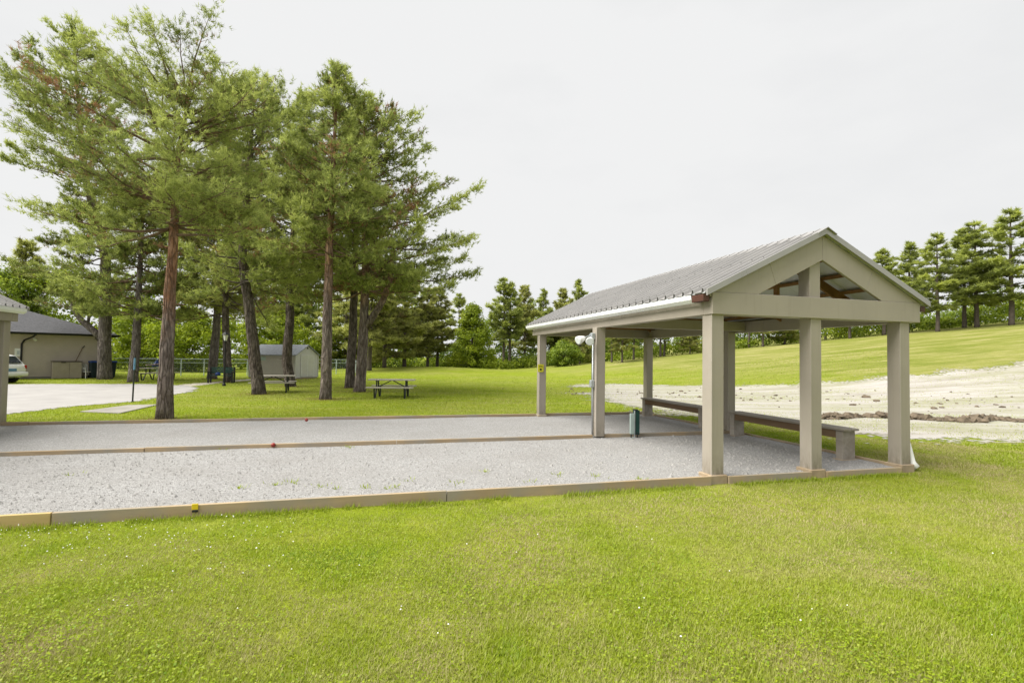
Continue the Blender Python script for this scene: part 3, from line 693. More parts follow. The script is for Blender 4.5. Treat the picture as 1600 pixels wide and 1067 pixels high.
def dspx(px): # local x on the front wall for a picture column
    a = gp(px, 591.); return float((a - cR) @ (dx / np.linalg.norm(dx)))
xd = dspx(30)
MB().tube([(xd + .6, -ov - .06, hz - .10), (xd + .45, -ov - .02, hz - .26), (xd + .1, -.12, hz - .48), (xd, -.07, hz - .7), (xd, -.07, .15)], .05, 8).build('downspout', 'black_trim', hs)
MB().tube([(-.35, -ov - .06, hz - .10), (-.42, -ov + .1, hz - .26), (.02, -.10, hz - .4), (.03, -.09, .15)], .045, 8).build('downspout', 'black_trim', hs)
fl = thing('floodlight', 'small white floodlight under the house eave', 'floodlight', (*(cR + (dx / np.linalg.norm(dx)) * (xd + .55)), 2.35), ang)
boxo('base', 'white_plastic', fl, -.06, .06, -.06, -.02, .0, .12, .01); MB().tube([(.02, -.06, .05), (.05, -.16, .0)], [.04, .07], 12).build('lamp_head', 'white_plastic', fl)
sg = thing('wall_sign', 'white square sign on the house wall above the car', 'sign', (*(cR + (dx / np.linalg.norm(dx)) * dspx(25)), 1.05), ang)
boxo('plate', 'white_plastic', sg, -.16, .16, -.05, -.03, .30, .78, .004); boxo('printed_mark', 'steel_galv', sg, -.06, .06, -.055, -.051, .42, .64, 0)
def onwall(px, off):
    return (*(cR + (dx / np.linalg.norm(dx)) * dspx(px) + off * np.array([math.sin(ang), -math.cos(ang)])), 0)
wdt = dspx(126) - dspx(78)
bx_ = thing('storage_box', 'beige plastic storage box with dark lid against the house wall', 'storage box', onwall(102, .55), ang)
for x0, x1 in ((-wdt / 2, .10), (.115, wdt / 2)): boxo('front_panel', 'box_beige', bx_, x0, x1, -.38, -.34, .03, 1.03, .012)
MB().box(-wdt / 2 + .01, wdt / 2 - .01, -.345, .34, .02, 1.02).build('body', 'box_beige', bx_)
ld = boxo('lid', 'box_lid', bx_, -wdt / 2 - .03, wdt / 2 + .03, -.42, .38, 1.035, 1.085, .015); boxo('latch', 'box_lid', ld, -.30, -.08, -.44, -.42, .98, 1.05, .005)
br = thing('broom', 'thin stick leaning on the wall behind the storage box', 'broom', onwall(108, .2), ang)
MB().tube([(0, .0, .05), (.2, .02, .8), (.62, .14, 1.95)], .02, 8).build('handle', 'bench_brown', br); MB().tube([(.60, .13, 1.9), (.72, .15, 2.05)], [.022, .03], 8).build('grip', 'steel_dark', br)
ch = thing('plastic_chair', 'white plastic armchair between the storage box and the bins', 'chair', onwall(135.5, .75), ang + .5)
for x in (-.22, .22):
    for y in (-.2, .2): MB().tube([(x, y, .41), (x * 1.12, y * 1.15, 0)], [.025, .018], 8).build('leg', 'white_plastic', ch)
    MB().tube([(x * 1.1, -.2, .4), (x * 1.15, -.22, .63), (x * 1.15, .2, .65)], .022, 8).build('armrest', 'white_plastic', ch)
boxo('seat', 'white_plastic', ch, -.24, .24, -.24, .22, .40, .43, .012)
for k in range(5): MB().bar((-.18 + k * .09, .22, .43), (-.2 + k * .1, .33, .86), .055, .02).build('back_slat', 'white_plastic', ch)
MB().tube([(-.22, .33, .85), (0, .345, .9), (.22, .33, .85)], .022, 8).build('back_rail', 'white_plastic', ch)
for px, col, lab in ((148, 'blue_plastic', 'dark recycling bin with blue lid beside the white chair'), (157, 'blue_plastic', 'recycling bin with blue lid half hidden behind the forked pine'), (174, 'blue_plastic', 'recycling bin with blue lid just right of the forked pine trunk')):
    bn = thing('wheeled_bin', lab, 'bin', onwall(px, .8), ang + .1, 'bins beside the house')
    MB().add([(-.2, -.22, .06), (.2, -.22, .06), (.2, .22, .06), (-.2, .22, .06), (-.27, -.3, 1.0), (.27, -.3, 1.0), (.27, .28, 1.0), (-.27, .28, 1.0)], [(0, 3, 2, 1), (4, 5, 6, 7), (0, 1, 5, 4), (1, 2, 6, 5), (2, 3, 7, 6), (3, 0, 4, 7)]).build('body', 'bin_dark', bn, bevel=.02)
    MB().prism([(-.33, 1.0), (.33, 1.0), (.30, 1.09), (-.28, 1.12)], 'x', -.29, .29).build('lid', col, bn, bevel=.015)
    for x in (-.26, .22): MB().tube([(x, .24, .1), (x + .05, .24, .1)], .1, 12).build('wheel', 'tyre', bn)

# ------------------------------------------------------------------ car (rear visible beside the left shelter post)
def car(label, loc, rz):
    c = thing('parked_car', label, 'car', loc, rz)          # local: front toward -x, rear toward +x
    secs = [(-2.1, .45, .62, .62, .70), (-1.95, .30, .82, .80, .80), (-1.0, .24, .92, .92, .86), (-.3, .24, .95, .95, .88), (.9, .24, .97, .97, .88), (1.75, .26, .98, .98, .86), (2.08, .36, .95, .95, .80), (2.14, .45, .78, .78, .74)]
    vs = []; ring = []
    for x, zl, zs, zt_, wy in secs:
        r = [(x, -wy * .92, zl), (x, -wy, zl + .18), (x, -wy, zs - .12), (x, -wy * .93, zs), (x, wy * .93, zs), (x, wy, zs - .12), (x, wy, zl + .18), (x, wy * .92, zl)]
        vs += r
    n = 8; fs = [(i * n + k, i * n + (k + 1) % n, (i + 1) * n + (k + 1) % n, (i + 1) * n + k) for i in range(len(secs) - 1) for k in range(n)] + [tuple(range(n)), tuple(range((len(secs) - 1) * n, len(secs) * n))]
    MB().add(vs, fs).build('body', 'car_white', c, bevel=.02, smooth=True)
    cab = MB(); cs = [(-1.05, .90, .80, .02), (-.35, .93, .72, .50), (.0, .94, .70, .55), (1.2, .96, .70, .54), (1.55, .96, .72, .46), (2.02, .93, .78, .02)]
    vs = []
    for x, z, wy, hh in cs: vs += [(x, -.84, z), (x, -wy, z + hh), (x, wy, z + hh), (x, .84, z)]
    n = 4; fs = [(i * n + k, i * n + (k + 1) % n, (i + 1) * n + (k + 1) % n, (i + 1) * n + k) for i in range(len(cs) - 1) for k in range(n)]
    cab.add(vs, fs + [(0, 1, 2, 3), tuple(range((len(cs) - 1) * n, len(cs) * n))]).build('cabin', 'car_white', c, bevel=.015, smooth=True)
    MB().add([(1.62, -.62, 1.385), (1.62, .62, 1.385), (1.99, .66, 1.02), (1.99, -.66, 1.02)], [(0, 1, 2, 3)]).build('rear_window', 'car_glass', c, loc=(.03, 0, .02))
    for s_ in (-1, 1):
        MB().add([(-.55, s_ * .855, .98), (.35, s_ * .865, 1.0), (.35, s_ * .76, 1.40), (-.25, s_ * .765, 1.37)], [(0, 1, 2, 3)]).build('side_window', 'car_glass', c, loc=(0, s_ * .02, 0))
        MB().add([(.45, s_ * .865, 1.0), (1.60, s_ * .865, 1.02), (1.35, s_ * .77, 1.38), (.45, s_ * .76, 1.40)], [(0, 1, 2, 3)]).build('side_window', 'car_glass', c, loc=(0, s_ * .02, 0))
        boxo('tail_light', 'tail_red', c, 1.98, 2.125, s_ * .76 - .07, s_ * .76 + .07, .74, .92, .02)
        for x in (-1.35, 1.35):
            wl = MB().tube([(x, s_ * .66, .31), (x, s_ * .88, .31)], .31, 20).build('wheel', 'tyre', c); MB().tube([(x, s_ * .87, .31), (x, s_ * .90, .31)], .19, 14).build('rim', 'steel_galv', wl)
    boxo('bumper', 'car_white', c, 2.02, 2.24, -.84, .84, .36, .58, .05)
    boxo('number_plate', 'plate_blue', c, 2.145, 2.16, -.26, .26, .62, .76, .004)
q = gp(44, 598.5)
car('white hatchback parked on the driveway behind the left shelter post', (q[0] - 2.6, q[1] - .35, .0), -.05)

# ------------------------------------------------------------------ white chain link fence
def fence(label, pts, step, hgt_):
    a, b = np.array(pts[0]), np.array(pts[1]); L = float(np.linalg.norm(b - a)); ang = math.atan2(b[1] - a[1], b[0] - a[0])
    f = thing('chain_link_fence', label, 'fence', (a[0], a[1], 0), ang, 'white chain link fences')
    n = max(2, int(round(L / step)) + 1)
    pm = MB().tube([(0, 0, -.1), (0, 0, hgt_)], .035, 8).mesh('post')
    for k in range(n): link('post', pm, 'fence_white', f, (L * k / (n - 1), 0, 0))
    MB().tube([(0, 0, hgt_), (L, 0, hgt_)], .024, 6).build('top_rail', 'fence_white', f)
    MB().tube([(0, .04, hgt_ - .28), (L, .04, hgt_ - .28)], .018, 6).build('middle_rail', 'fence_white', f)
    wm = MB(); s_ = .11; hh = hgt_ - .04
    for k in range(int(-hh / s_), int(L / s_)):
        for sg in (0, 1):
            x0 = k * s_; x1 = x0 + hh
            if x0 < 0 or x1 > L: continue
            p, q = ((x0, .03, .02), (x1, .03, hh)) if sg == 0 else ((x1, .034, .02), (x0, .034, hh))
            p = Vector(p); q = Vector(q); o = Vector((.003, 0, -.003))
            wm.add([p - o, p + o, q + o, q - o], [(0, 1, 2, 3)])
    g = wm.build('wire_mesh', 'fence_white', f); g['kind'] = 'stuff'
fence('white chain link fence running behind the pines left of the shed', (gp(165, 588), gp(386, 586.5)), 1.55, 1.25)
fence('white chain link fence right of the shed behind the twin-trunk pine', (gp(492, 586), gp(570, 584)), 1.05, 1.3)

# ------------------------------------------------------------------ trees
def unit(v): return v / (np.linalg.norm(v, axis=-1, keepdims=True) + 1e-9)
def sprays(P, Dr, T, k, ln, wd, r, spread=.75):
    """needle sprays: k thin triangles from each point P in a cone about Dr"""
    n = len(P); d = unit(np.repeat(Dr, k, 0) + r.normal(0, spread, (n * k, 3))); p = np.repeat(P, k, 0) + r.normal(0, .02, (n * k, 3))
    L = ln * r.uniform(.65, 1.2, (n * k, 1)); s = unit(np.cross(d, r.normal(0, 1, (n * k, 3)))) * wd * .5
    base = p - d * L * .25
    V = np.stack([base - s, base + s, p + d * L], 1).reshape(-1, 3)
    return V, np.clip(np.repeat(T, k) + np.where(np.repeat(T, k) > .12, r.normal(0, .10, n * k), 0), 0, 1)
def pine_geo(seed, H, zc, R, rad, bend=((0, 0),), prof=None, gap=.42, nb=(3, 5), twn=1.0, k=10, ln=.15, wd=.02, dead=.05, droop=0., side=None, extra=(), zw=None, flat=.55, nside=12):
    ln *= .88; wd *= .74
    r = np.random.default_rng(seed)
    zt = np.linspace(-.15, H, max(12, int(H * 2.2))); bz = [b[0] for b in bend]; bx = np.interp(zt / H, bz, [b[1] for b in bend]); by = np.interp(zt / H, bz, [b[2] if len(b) > 2 else 0 for b in bend])
    wob = np.cumsum(r.normal(0, .012, (len(zt), 2)), 0); path = np.stack([bx + wob[:, 0], by + wob[:, 1], zt], 1)
    rr = .86 * rad * (1 - .93 * np.clip(zt / H, 0, 1) ** 1.15) * (1 + .2 * np.exp(-np.clip(zt, 0, 9) / .25)) + .01
    tr = MB(); tr.tube(path, rr, nside, noise=.05, seed=seed)
    def tp(z): return np.array([np.interp(z, zt, path[:, 0]), np.interp(z, zt, path[:, 1]), z])
    br = MB(); P = []; Dv = []; T = []
    prof = prof or (lambda t: (1 - t) ** .75 * min(1, .55 + t * 2.2))
    # dead stubs on the bare trunk
    for _ in range(int(max(0, zc) * 1.6)):
        z = r.uniform(1.2, max(1.3, zc)); a = r.random() * 6.28; l = r.uniform(.05, .3); b0 = tp(z); d = np.array([math.cos(a), math.sin(a), r.uniform(-.1, .4)])
        tr.tube([b0, b0 + d * (np.interp(z, zt, rr) + l)], [.03, .012], 5)
    z = zc; whorls = []
    while z < H - .12: whorls.append(z); z += gap * r.uniform(.6, 1.35)
    specs = []
    for z in whorls:
        t = (z - zc) / (H - zc); n = r.integers(nb[0], nb[1] + 1); a0 = r.random() * 6.28
        for j in range(n):
            a = a0 + 6.28 * j / n + r.normal(0, .25); L = R * prof(t) * r.uniform(.42, 1.18)
            if side is not None: L *= 1 + side[1] * math.cos(a - side[0])
            specs.append((z + r.normal(0, .08), a, max(L, .22), math.radians(-6 + 46 * t ** 1.5 + r.normal(0, 14)) - droop, r.random() < dead * (1.8 - 1.6 * t), t))
    for e in extra: specs.append(e)
    for z, a, L, el, isdead, t in specs:
        b0 = tp(min(z, H - .05)); m = max(4, int(L * 3)); s = np.linspace(0, 1, m)
        hd = np.array([math.cos(a), math.sin(a), 0]); sd = np.array([-math.sin(a), math.cos(a), 0])
        rise = math.tan(min(el, 1.2)) * s + .22 * s ** 2.2
        pts = b0 + hd * (L * s * math.cos(max(el, 0)))[:, None] + np.array([0, 0, 1]) * (L * rise * math.cos(max(el, 0)))[:, None] + sd * (np.cumsum(r.normal(0, .16, m)) * min(L, 2.5) * .2)[:, None] + np.array([0, 0, 1]) * (np.cumsum(r.normal(0, .10, m)) * min(L, 2.5) * .15)[:, None]
        br.tube(pts, np.linspace(max(.01, min(.014 + L * .010, rad * .4)), .005, m), 5)
        nt_ = int(max(6, L * 13) * twn); ss = 1 - .74 * r.random(nt_) ** 1.25 if L > 1.2 else r.uniform(.1, 1, nt_)
        base = np.stack([np.interp(ss, s, pts[:, i]) for i in range(3)], 1)
        sgn = np.where(r.random(nt_) < .5, -1, 1)[:, None]; tl = (r.uniform(.2, .8, nt_) * (.45 + .8 * (1.1 - ss)) * min(1.5, .55 + L * .28))[:, None]
        td = unit(hd * r.uniform(.2, 1.0, (nt_, 1)) + sd * sgn * r.uniform(.1, 1.0, (nt_, 1)) + np.array([0, 0, 1]) * r.uniform(-.3, flat + .3 * t, (nt_, 1)))
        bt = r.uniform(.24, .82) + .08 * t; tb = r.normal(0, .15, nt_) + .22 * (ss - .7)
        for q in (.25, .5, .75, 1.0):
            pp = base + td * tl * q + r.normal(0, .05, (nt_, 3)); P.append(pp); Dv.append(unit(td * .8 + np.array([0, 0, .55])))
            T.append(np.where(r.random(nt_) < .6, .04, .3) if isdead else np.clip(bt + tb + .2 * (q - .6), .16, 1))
        for i in range(0, nt_, 3): br.add([base[i] + (0, 0, .008), base[i] - (0, 0, .008), base[i] + td[i] * tl[i]], [(0, 1, 2)])
    # leader
    P.append(np.array([tp(H - q) for q in np.linspace(0, .5, 8)])); Dv.append(np.tile([0, 0, 1.], (8, 1))); T.append(np.full(8, .55))
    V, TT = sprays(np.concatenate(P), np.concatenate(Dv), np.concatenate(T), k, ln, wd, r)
    return tr, br, V, TT
def pine(name, label, loc, geo, bk='bark_pine', nm='needles', group=None, rz=0, scale=1):
    tr, br, V, T = geo
    o = thing(name, label, 'tree', loc, rz, group); o.scale = (scale,) * 3
    t_ = tr.build('trunk', bk, o, smooth=True); br.build('limbs', 'twig' if bk != 'bark_dark' else 'bark_far', t_, smooth=True)
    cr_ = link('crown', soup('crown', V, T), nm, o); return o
def base(px, py): q = gp(px, py); return (q[0], q[1], float(hgt(q[0], q[1])) - .02)
GRP = 'tall pines around the picnic tables'
cone = lambda t: (1 - t) ** .8 * min(1, .75 + t * 2)
blob = lambda t: math.sqrt(max(0, 1 - (t * 1.02 - .28) ** 2 / .55)) if t < .995 else .15
Rr = math.radians
# (1) big orange pine by the far edging
pine('pine_tree', 'big pine with orange upper trunk closest to the far timber edging', base(256, 655),
     pine_geo(11, 8.8, 5.0, 2.8, .205, [(0, 0), (.4, .0), (.75, .12), (1, .45)], blob, .3, (5, 7), 1.25, 8, .14, .02, .03,
              extra=[(5.55, Rr(4), 1.9, Rr(2), False, .1), (4.75, Rr(-12), 2.6, Rr(-6), False, .1), (5.5, Rr(190), 2.2, Rr(14), True, .1), (5.2, Rr(165), 2.0, Rr(10), False, .1), (4.9, Rr(60), 2.2, Rr(5), True, .1)]), 'bark_orange', group=GRP)
# (2) straight brown pine in the middle
pine('pine_tree', 'straight brown pine left of the twin-trunk pine', base(508, 624),
     pine_geo(12, 13.1, 5.6, 3.1, .235, [(0, 0), (.4, .0), (1, .15)], cone, .36, (4, 6), 1.0, 6, .21, .036, .04, extra=[(5.6, Rr(170), 2.6, Rr(0), True, .1)]), group=GRP)
# (3) twin-trunk pine
tw = base(561, 612)
g3 = pine_geo(13, 14.2, 4.7, 5.4, .285, [(0, 0), (.25, .1), (1, -.2)], lambda t: (1 - t) ** .75 * min(1, .8 + t * 2), .36, (4, 6), .85, 6, .24, .042, .03, side=(Rr(-15), .15),
              extra=[(5.2, Rr(5), 4.6, Rr(6), False, .1), (6.0, Rr(-8), 5.2, Rr(2), False, .1), (5.0, Rr(160), 2.5, Rr(5), True, .1)])
g3[0].tube([(.22, .0, 3.0), (.55, -.05, 3.5), (1.05, -.1, 4.3), (1.35, -.1, 5.2), (1.45, -.1, 6.6)], [.18, .17, .15, .13, .08], 9, noise=.05, seed=3)
pine('pine_tree', 'massive grey pine with a forked limb, nearest of the twin trunks', tw, g3, group=GRP)
pine('pine_tree', 'darker rear pine of the twin trunks behind the massive grey pine', base(547, 606),
     pine_geo(14, 14.6, 5.2, 3.6, .28, [(0, 0), (.4, .1), (1, .1)], cone, .42, (3, 5), .8, 5, .25, .046, .03), 'bark_dark', group=GRP)
# (4) leaning dark pine before the shed
pine('pine_tree', 'dark pine leaning left in front of the shed and picnic table', base(406, 616),
     pine_geo(15, 12.9, 4.7, 3.4, .285, [(0, 0), (.12, -.25), (.25, -.5), (.45, -.95), (1, -.6)], blob, .4, (4, 6), 1.0, 6, .22, .038, .06), 'bark_dark', 'needles', GRP)
pine('pine_tree', 'slim brown pine in front of the right half of the shed', base(455, 604),
     pine_geo(16, 15.8, 5.0, 3.8, .29, [(0, 0), (.08, -.32), (.2, -.2), (.45, -.15), (1, .3)], cone, .42, (4, 6), .85, 5, .25, .046, .05), 'bark_dark', 'needles', GRP)
# (5) forked pine by the house
g6 = pine_geo(17, 21.5, 4.3, 4.4, .42, [(0, 0), (.12, .0), (.2, -.05), (.35, -.1), (.6, -1.6), (1, -2.6)], lambda t: .35 + .65 * (abs(math.sin(t * 5.6 + 1.2)) ** .8) if t < .9 else .35, .5, (3, 5), .8, 6, .27, .05, .02)
g6[0].tube([(-.1, 0, 2.2), (-.55, -.15, 2.9), (-1.3, -.3, 3.6), (-1.75, -.4, 4.3), (-1.95, -.45, 5.2)], [.22, .2, .17, .13, .08], 9, noise=.04, seed=5)
g6[0].tube([(-1.0, -.2, 3.3), (-.9, -.2, 4.2), (-.75, -.2, 5.0)], [.09, .08, .05], 7); g6[0].tube([(-.05, 0, 3.6), (-.8, .1, 4.2), (-1.6, .2, 5.0)], [.1, .08, .05], 7)
pine('pine_tree', 'tallest forked pine beside the house and bins at the left', base(163, 592.5), g6, 'bark_grey', group=GRP)
pine('pine_tree', 'straight grey pine trunk across the driveway right of the bins', base(208, 597),
     pine_geo(18, 11.5, 3.9, 3.2, .28, [(0, 0), (1, .1)], blob, .42, (4, 6), .85, 5, .27, .052, .03), 'bark_grey', group=GRP)
pine('pine_tree', 'grey pine behind the garden bench left of the lamp post', base(331, 592),
     pine_geo(19, 13.5, 4.3, 3.9, .32, [(0, 0), (.4, .25), (1, .2)], blob, .45, (4, 6), .75, 5, .29, .058, .04), 'bark_grey', 'needles_dull', GRP)
pine('pine_tree', 'thin dark pine just right of the lamp post', base(356, 597),
     pine_geo(20, 13.5, 4.6, 3.4, .27, [(0, 0), (.3, -.25), (1, -.1)], blob, .45, (4, 6), .8, 5, .27, .05, .05), 'bark_dark', 'needles_dull', GRP)
# --- middle distance pines beyond the lawn: layered crowns; three meshes shared
def far_geo(seed, H, zc, R, rad=.2, k=5, tw=.75, gap=.55, prof=None, flat=.5):
    return pine_geo(seed, H, zc, R, rad, [(0, 0), (1, random.uniform(-.4, .4))], prof or (lambda t: (1 - t) ** .7 * min(1, .6 + t * 3)), gap, (3, 6), tw, k, .42, .105, .0, flat=flat, nside=8)
def far_set(seed, H, zc, R, **kw):
    tr, br, V, T = far_geo(seed, H, zc, R, **kw); return tr.mesh('trunk', 0, True), br.mesh('limbs', 0, True), soup('crown', V, T)
KIT = [far_set(31, 12, 3.6, 2.9), far_set(32, 12, 4.4, 2.7), far_set(33, 12, 2.8, 3.2), far_set(34, 12, 1.5, 3.5, gap=.5), far_set(35, 12, 4.2, 2.6, gap=.7, flat=.35), far_set(36, 12, 2.9, 3.1, gap=.75, flat=.3)]
def far_pine(px, py, Y, kit, H, label, group, rz=0, name='pine_tree', nm='needles_far', wide=1.):
    p = at(px, py, Y); z = float(hgt(p[0], Y)); o = thing(name, label, 'tree', (p[0], Y, z - .05), rz, group); s = H / 12; o.scale = (s * wide, s * wide, s)
    a, b, c = KIT[kit]
    t_ = link('trunk', a, 'bark_far', o); link('limbs', b, 'bark_far', t_)
    for m_ in (b, ):
        if not m_.materials: m_.materials.append(M['bark_far'])
    link('crown', c, nm, o)
G2_ = 'pines beyond the lawn'
mids = [(577, 50, 2, 11.5, 'dull layered pine behind the white fence right of the twin-trunk pine', 'needles_dull'), (600, 55, 3, 11.5, 'layered pine behind the lawn, left of the sagging pine', 'needles_dull'),
        (632, 60, 3, 12, 'broad low pine beyond the lawn, right of the twin-trunk pine', 'needles_dull'), (668, 64, 2, 10.0, 'first of the pair of thin pines on the lawn mound', 'needles_dull'), (683, 66, 2, 10.5, 'second of the pair of thin pines on the lawn mound', 'needles_dull'),
        (787, 70, 4, 12.4, 'tall open pine right of the bright young tree, left stem', 'needles_far'), (796, 70.6, 1, 12, 'tall open pine right of the bright young tree, right stem', 'needles_far'), (820, 76, 2, 12.2, 'pine left of the shelter roof, third from the bright young tree', 'needles_far'),
        (847, 82, 0, 12, 'pine rising behind the left corner of the shelter roof', 'needles_far'), (878, 84, 3, 12.2, 'dense pine behind the shelter roof eave', 'needles_far'), (905, 86, 0, 13.4, 'pine top peeking above the shelter roof slope', 'needles_far'),
        (716, 84, 4, 12.0, 'distant pine behind the bright young tree', 'needles_far'), (540, 60, 3, 12.5, 'broad pine behind the white fence between shed and twin trunks', 'needles_dull'),
        (478, 66, 1, 14, 'slim far pine above the shed roof', 'needles_far'), (446, 68, 4, 15, 'far bare-stemmed pine behind the shed', 'needles_far'), (30, 52, 2, 13, 'pine behind the house roof at the left edge', 'needles')]
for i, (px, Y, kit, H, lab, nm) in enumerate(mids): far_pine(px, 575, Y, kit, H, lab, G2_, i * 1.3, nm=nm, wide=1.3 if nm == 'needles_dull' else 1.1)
G3_ = 'pines along the hill crest'
crest = [(1382, 62, 1, 10.5, 1.2, 'hill pine just above the right slope of the shelter roof'), (1418, 63, 0, 11, 1.15, 'bushy hill pine right of the shelter gable'), (1466, 58, 5, 11.2, 1.05, 'open hill pine with dark bare trunk right of the gable'),
         (1508, 60, 4, 11.5, 1.15, 'left stem of the twin hill pines near the right edge'), (1527, 59, 5, 12.3, 1.1, 'right stem of the twin hill pines near the right edge'), (1582, 57, 5, 13.0, 1.15, 'tallest hill pine at the right edge'),
         (1328, 62, 2, 9.0, 1.0, 'dark trunk on the hill between the middle and right shelter posts'), (1290, 66, 1, 9.0, 1.0, 'pine on the hill behind the gable king post'), (1226, 64, 3, 7.5, 1.0, 'low pine on the hill behind the front middle post'), (1192, 63, 2, 8.2, 1.0, 'small trunk on the hill left of the front middle post'),
         (1170, 64, 1, 8.4, 1., 'leaning small trunk on the hill beside the middle right post'), (1078, 62, 3, 5.0, 1., 'low spreading conifer on the slope behind the front left post'), (1032, 63, 0, 7.5, 1., 'first of a pair of small pines beyond the bare soil'), (1038, 63.5, 1, 7.4, 1., 'second of a pair of small pines beyond the bare soil'),
         (972, 58, 2, 6.6, 1., 'small pine framed between the left posts of the shelter'), (956, 60, 1, 6.8, 1., 'small dark-stemmed pine beyond the lawn between the left posts'), (990, 62, 0, 7.4, 1., 'small pine left of the rear right post'), (906, 66, 3, 7.2, 1., 'grey-green small conifer left of the middle post')]
for i, (px, Y, kit, H, wd_, lab) in enumerate(crest): far_pine(px, 560, Y, kit, H, lab, G3_, i * 2.1 + .4, wide=wd_ * 1.18)

# --- leafy trees and the woodland behind
def leaf_clumps(C, Rc, nleaf, size, r, T0):
    n = len(C); d = unit(r.normal(0, 1, (n * nleaf, 3))); rad = (r.random((n * nleaf, 1)) ** .4)
    P = np.repeat(C, nleaf, 0) + d * rad * np.repeat(Rc, nleaf, 0)
    nrm = unit(d + r.normal(0, .7, d.shape) + np.array([0, 0, .5])); a = unit(np.cross(nrm, r.normal(0, 1, d.shape))); b = np.cross(nrm, a)
    s = size * r.uniform(.6, 1.3, (n * nleaf, 1))
    V = np.stack([P - a * s * .6, P + b * s * .38, P + a * s * .6, P - b * s * .38], 1).reshape(-1, 3)
    return V, np.clip(np.repeat(T0, nleaf) + r.normal(0, .12, n * nleaf) + d[:, 2] * .08, 0, 1)
def leafy(name, label, px, py, Y, H, R, mat, seed, conical=False, nl=70, ncl=130, size=.2, group=None):
    r = np.random.default_rng(seed); p = at(px, py, Y); o = thing(name, label, 'tree', (p[0], Y, float(hgt(p[0], Y)) - .03), 0, group)
    tr = MB(); zz = np.linspace(-.1, H * .93, 14); tr.tube(np.stack([np.cumsum(r.normal(0, .03, 14)), np.cumsum(r.normal(0, .03, 14)), zz], 1), .02 * H * (1 - .9 * zz / H) + .01, 8, noise=.05)
    C = []; 
    for _ in range(ncl):
        t_ = r.random() ** (1.3 if conical else .9); a = r.random() * 6.28
        rr = R * ((1 - t_) ** .7 if conical else math.sqrt(max(.05, 1 - (2 * t_ - .85) ** 2))) * math.sqrt(r.random()) ; z = H * (.06 + .9 * t_)
        C.append((rr * math.cos(a), rr * math.sin(a), z))
        if r.random() < .35: tr.tube([(0, 0, max(.3, z - rr * .6)), (rr * .5 * math.cos(a), rr * .5 * math.sin(a), z - rr * .2), C[-1]], [.05, .03, .012], 5)
    C = np.array(C); Rc = np.stack([r.uniform(.10, .20, ncl) * R * 1.3] * 2 + [r.uniform(.07, .14, ncl) * R * 1.2], 1)
    V, T = leaf_clumps(C, Rc + .12, nl, size, r, r.uniform(.25, .75, ncl))
    tr.build('trunk', 'bark_far', o, smooth=True); link('crown', soup('crown', V, T, 4), mat, o)
leafy('young_tree', 'bright lime green young tree standing alone at the far lawn edge', 737, 577, 62, 7.9, 3.2, 'leaves_bright', 51, True, 90, 190, .2)
leafy('round_bush', 'dense dark green bush beyond the lawn behind the left shelter posts', 880, 578, 62, 3.0, 2.2, 'leaves_mid', 52, False, 90, 110, .17)
leafy('leafy_tree', 'yellow-green leafy tree behind the fence left of the lamp post', 292, 585, 47, 6.0, 3.6, 'leaves_bright', 53, False, 80, 150, .2)
leafy('leafy_tree', 'yellow-green leafy tree above the shed roof', 425, 585, 50, 6.4, 3.2, 'leaves_bright', 54, False, 80, 140, .2)
leafy('leafy_tree', 'leafy tree behind the house corner and bins', 215, 585, 48, 6.8, 3.2, 'leaves_bright', 55, False, 80, 140, .2)
leafy('leafy_tree', 'leafy treetop behind the house roof at the left edge', 8, 585, 50, 10.0, 3.6, 'leaves_mid', 56, False, 80, 150, .2)
def woods(name, label, line, ncl, mat, seed, size=.24, nl=60, depth=6.):
    r = np.random.default_rng(seed); L = np.array(line, float); q = r.random(ncl) * (len(L) - 1); i = q.astype(int); f_ = (q - i)[:, None]
    g = L[i] * (1 - f_) + L[i + 1] * f_                     # px, Y, height
    Yd = g[:, 1] + r.random(ncl) ** 1.2 * depth
    d = np.array([ray(a, 560) for a in g[:, 0]]); x = d[:, 0] / d[:, 1] * Yd
    hmax = g[:, 2] * (.10 + 2.05 * np.clip(fbm(x, Yd * .3, 3.2, seed, 3) - .12, 0, 1) ** 1.15) ; z = hgt(x, Yd) + .15 + hmax * r.random(ncl) ** .85
    Rc = r.uniform(.55, 1.3, ncl)[:, None] * np.array([1, 1, .75])
    V, T = leaf_clumps(np.stack([x, Yd, z], 1), Rc, nl, size, r, np.clip(.2 + .5 * fbm(x, z * 3 + Yd, 2.5, seed + 3) + r.normal(0, .12, ncl), 0, 1))
    tag(link(name, soup(name, V, T, 4), mat), label, kind='stuff')
woods('woodland', 'bright leafy undergrowth behind the fence at the left', [(-120, 50, 7), (60, 50, 7), (180, 50, 6.5), (320, 52, 6), (480, 56, 6.5), (580, 60, 6)], 620, 'leaves_bright', 61, .26)
woods('woodland', 'dark woodland behind the bright undergrowth at the left', [(-150, 60, 11), (180, 62, 10), (400, 64, 9), (560, 70, 9), (660, 78, 9)], 420, 'leaves_mid', 62, .32)
woods('woodland', 'deep green woodland beyond the lawn in the middle', [(560, 72, 7), (700, 76, 7), (800, 80, 7.5), (900, 82, 8), (1000, 80, 7)], 560, 'leaves_mid', 63, .3)
woods('woodland', 'shadowy undergrowth beneath the far pines in the middle', [(560, 70, 3), (720, 72, 3.5), (860, 72, 3.), (960, 70, 2.5)], 150, 'leaves_dark', 64, .26, 60, 3)
woods('undergrowth', 'low bright bushes along the far edge of the lawn', [(560, 66, 1.1), (700, 68, 1.2), (850, 69, 1.2), (960, 68, 1.1)], 210, 'leaves_bright', 65, .2, 50, 1.5)
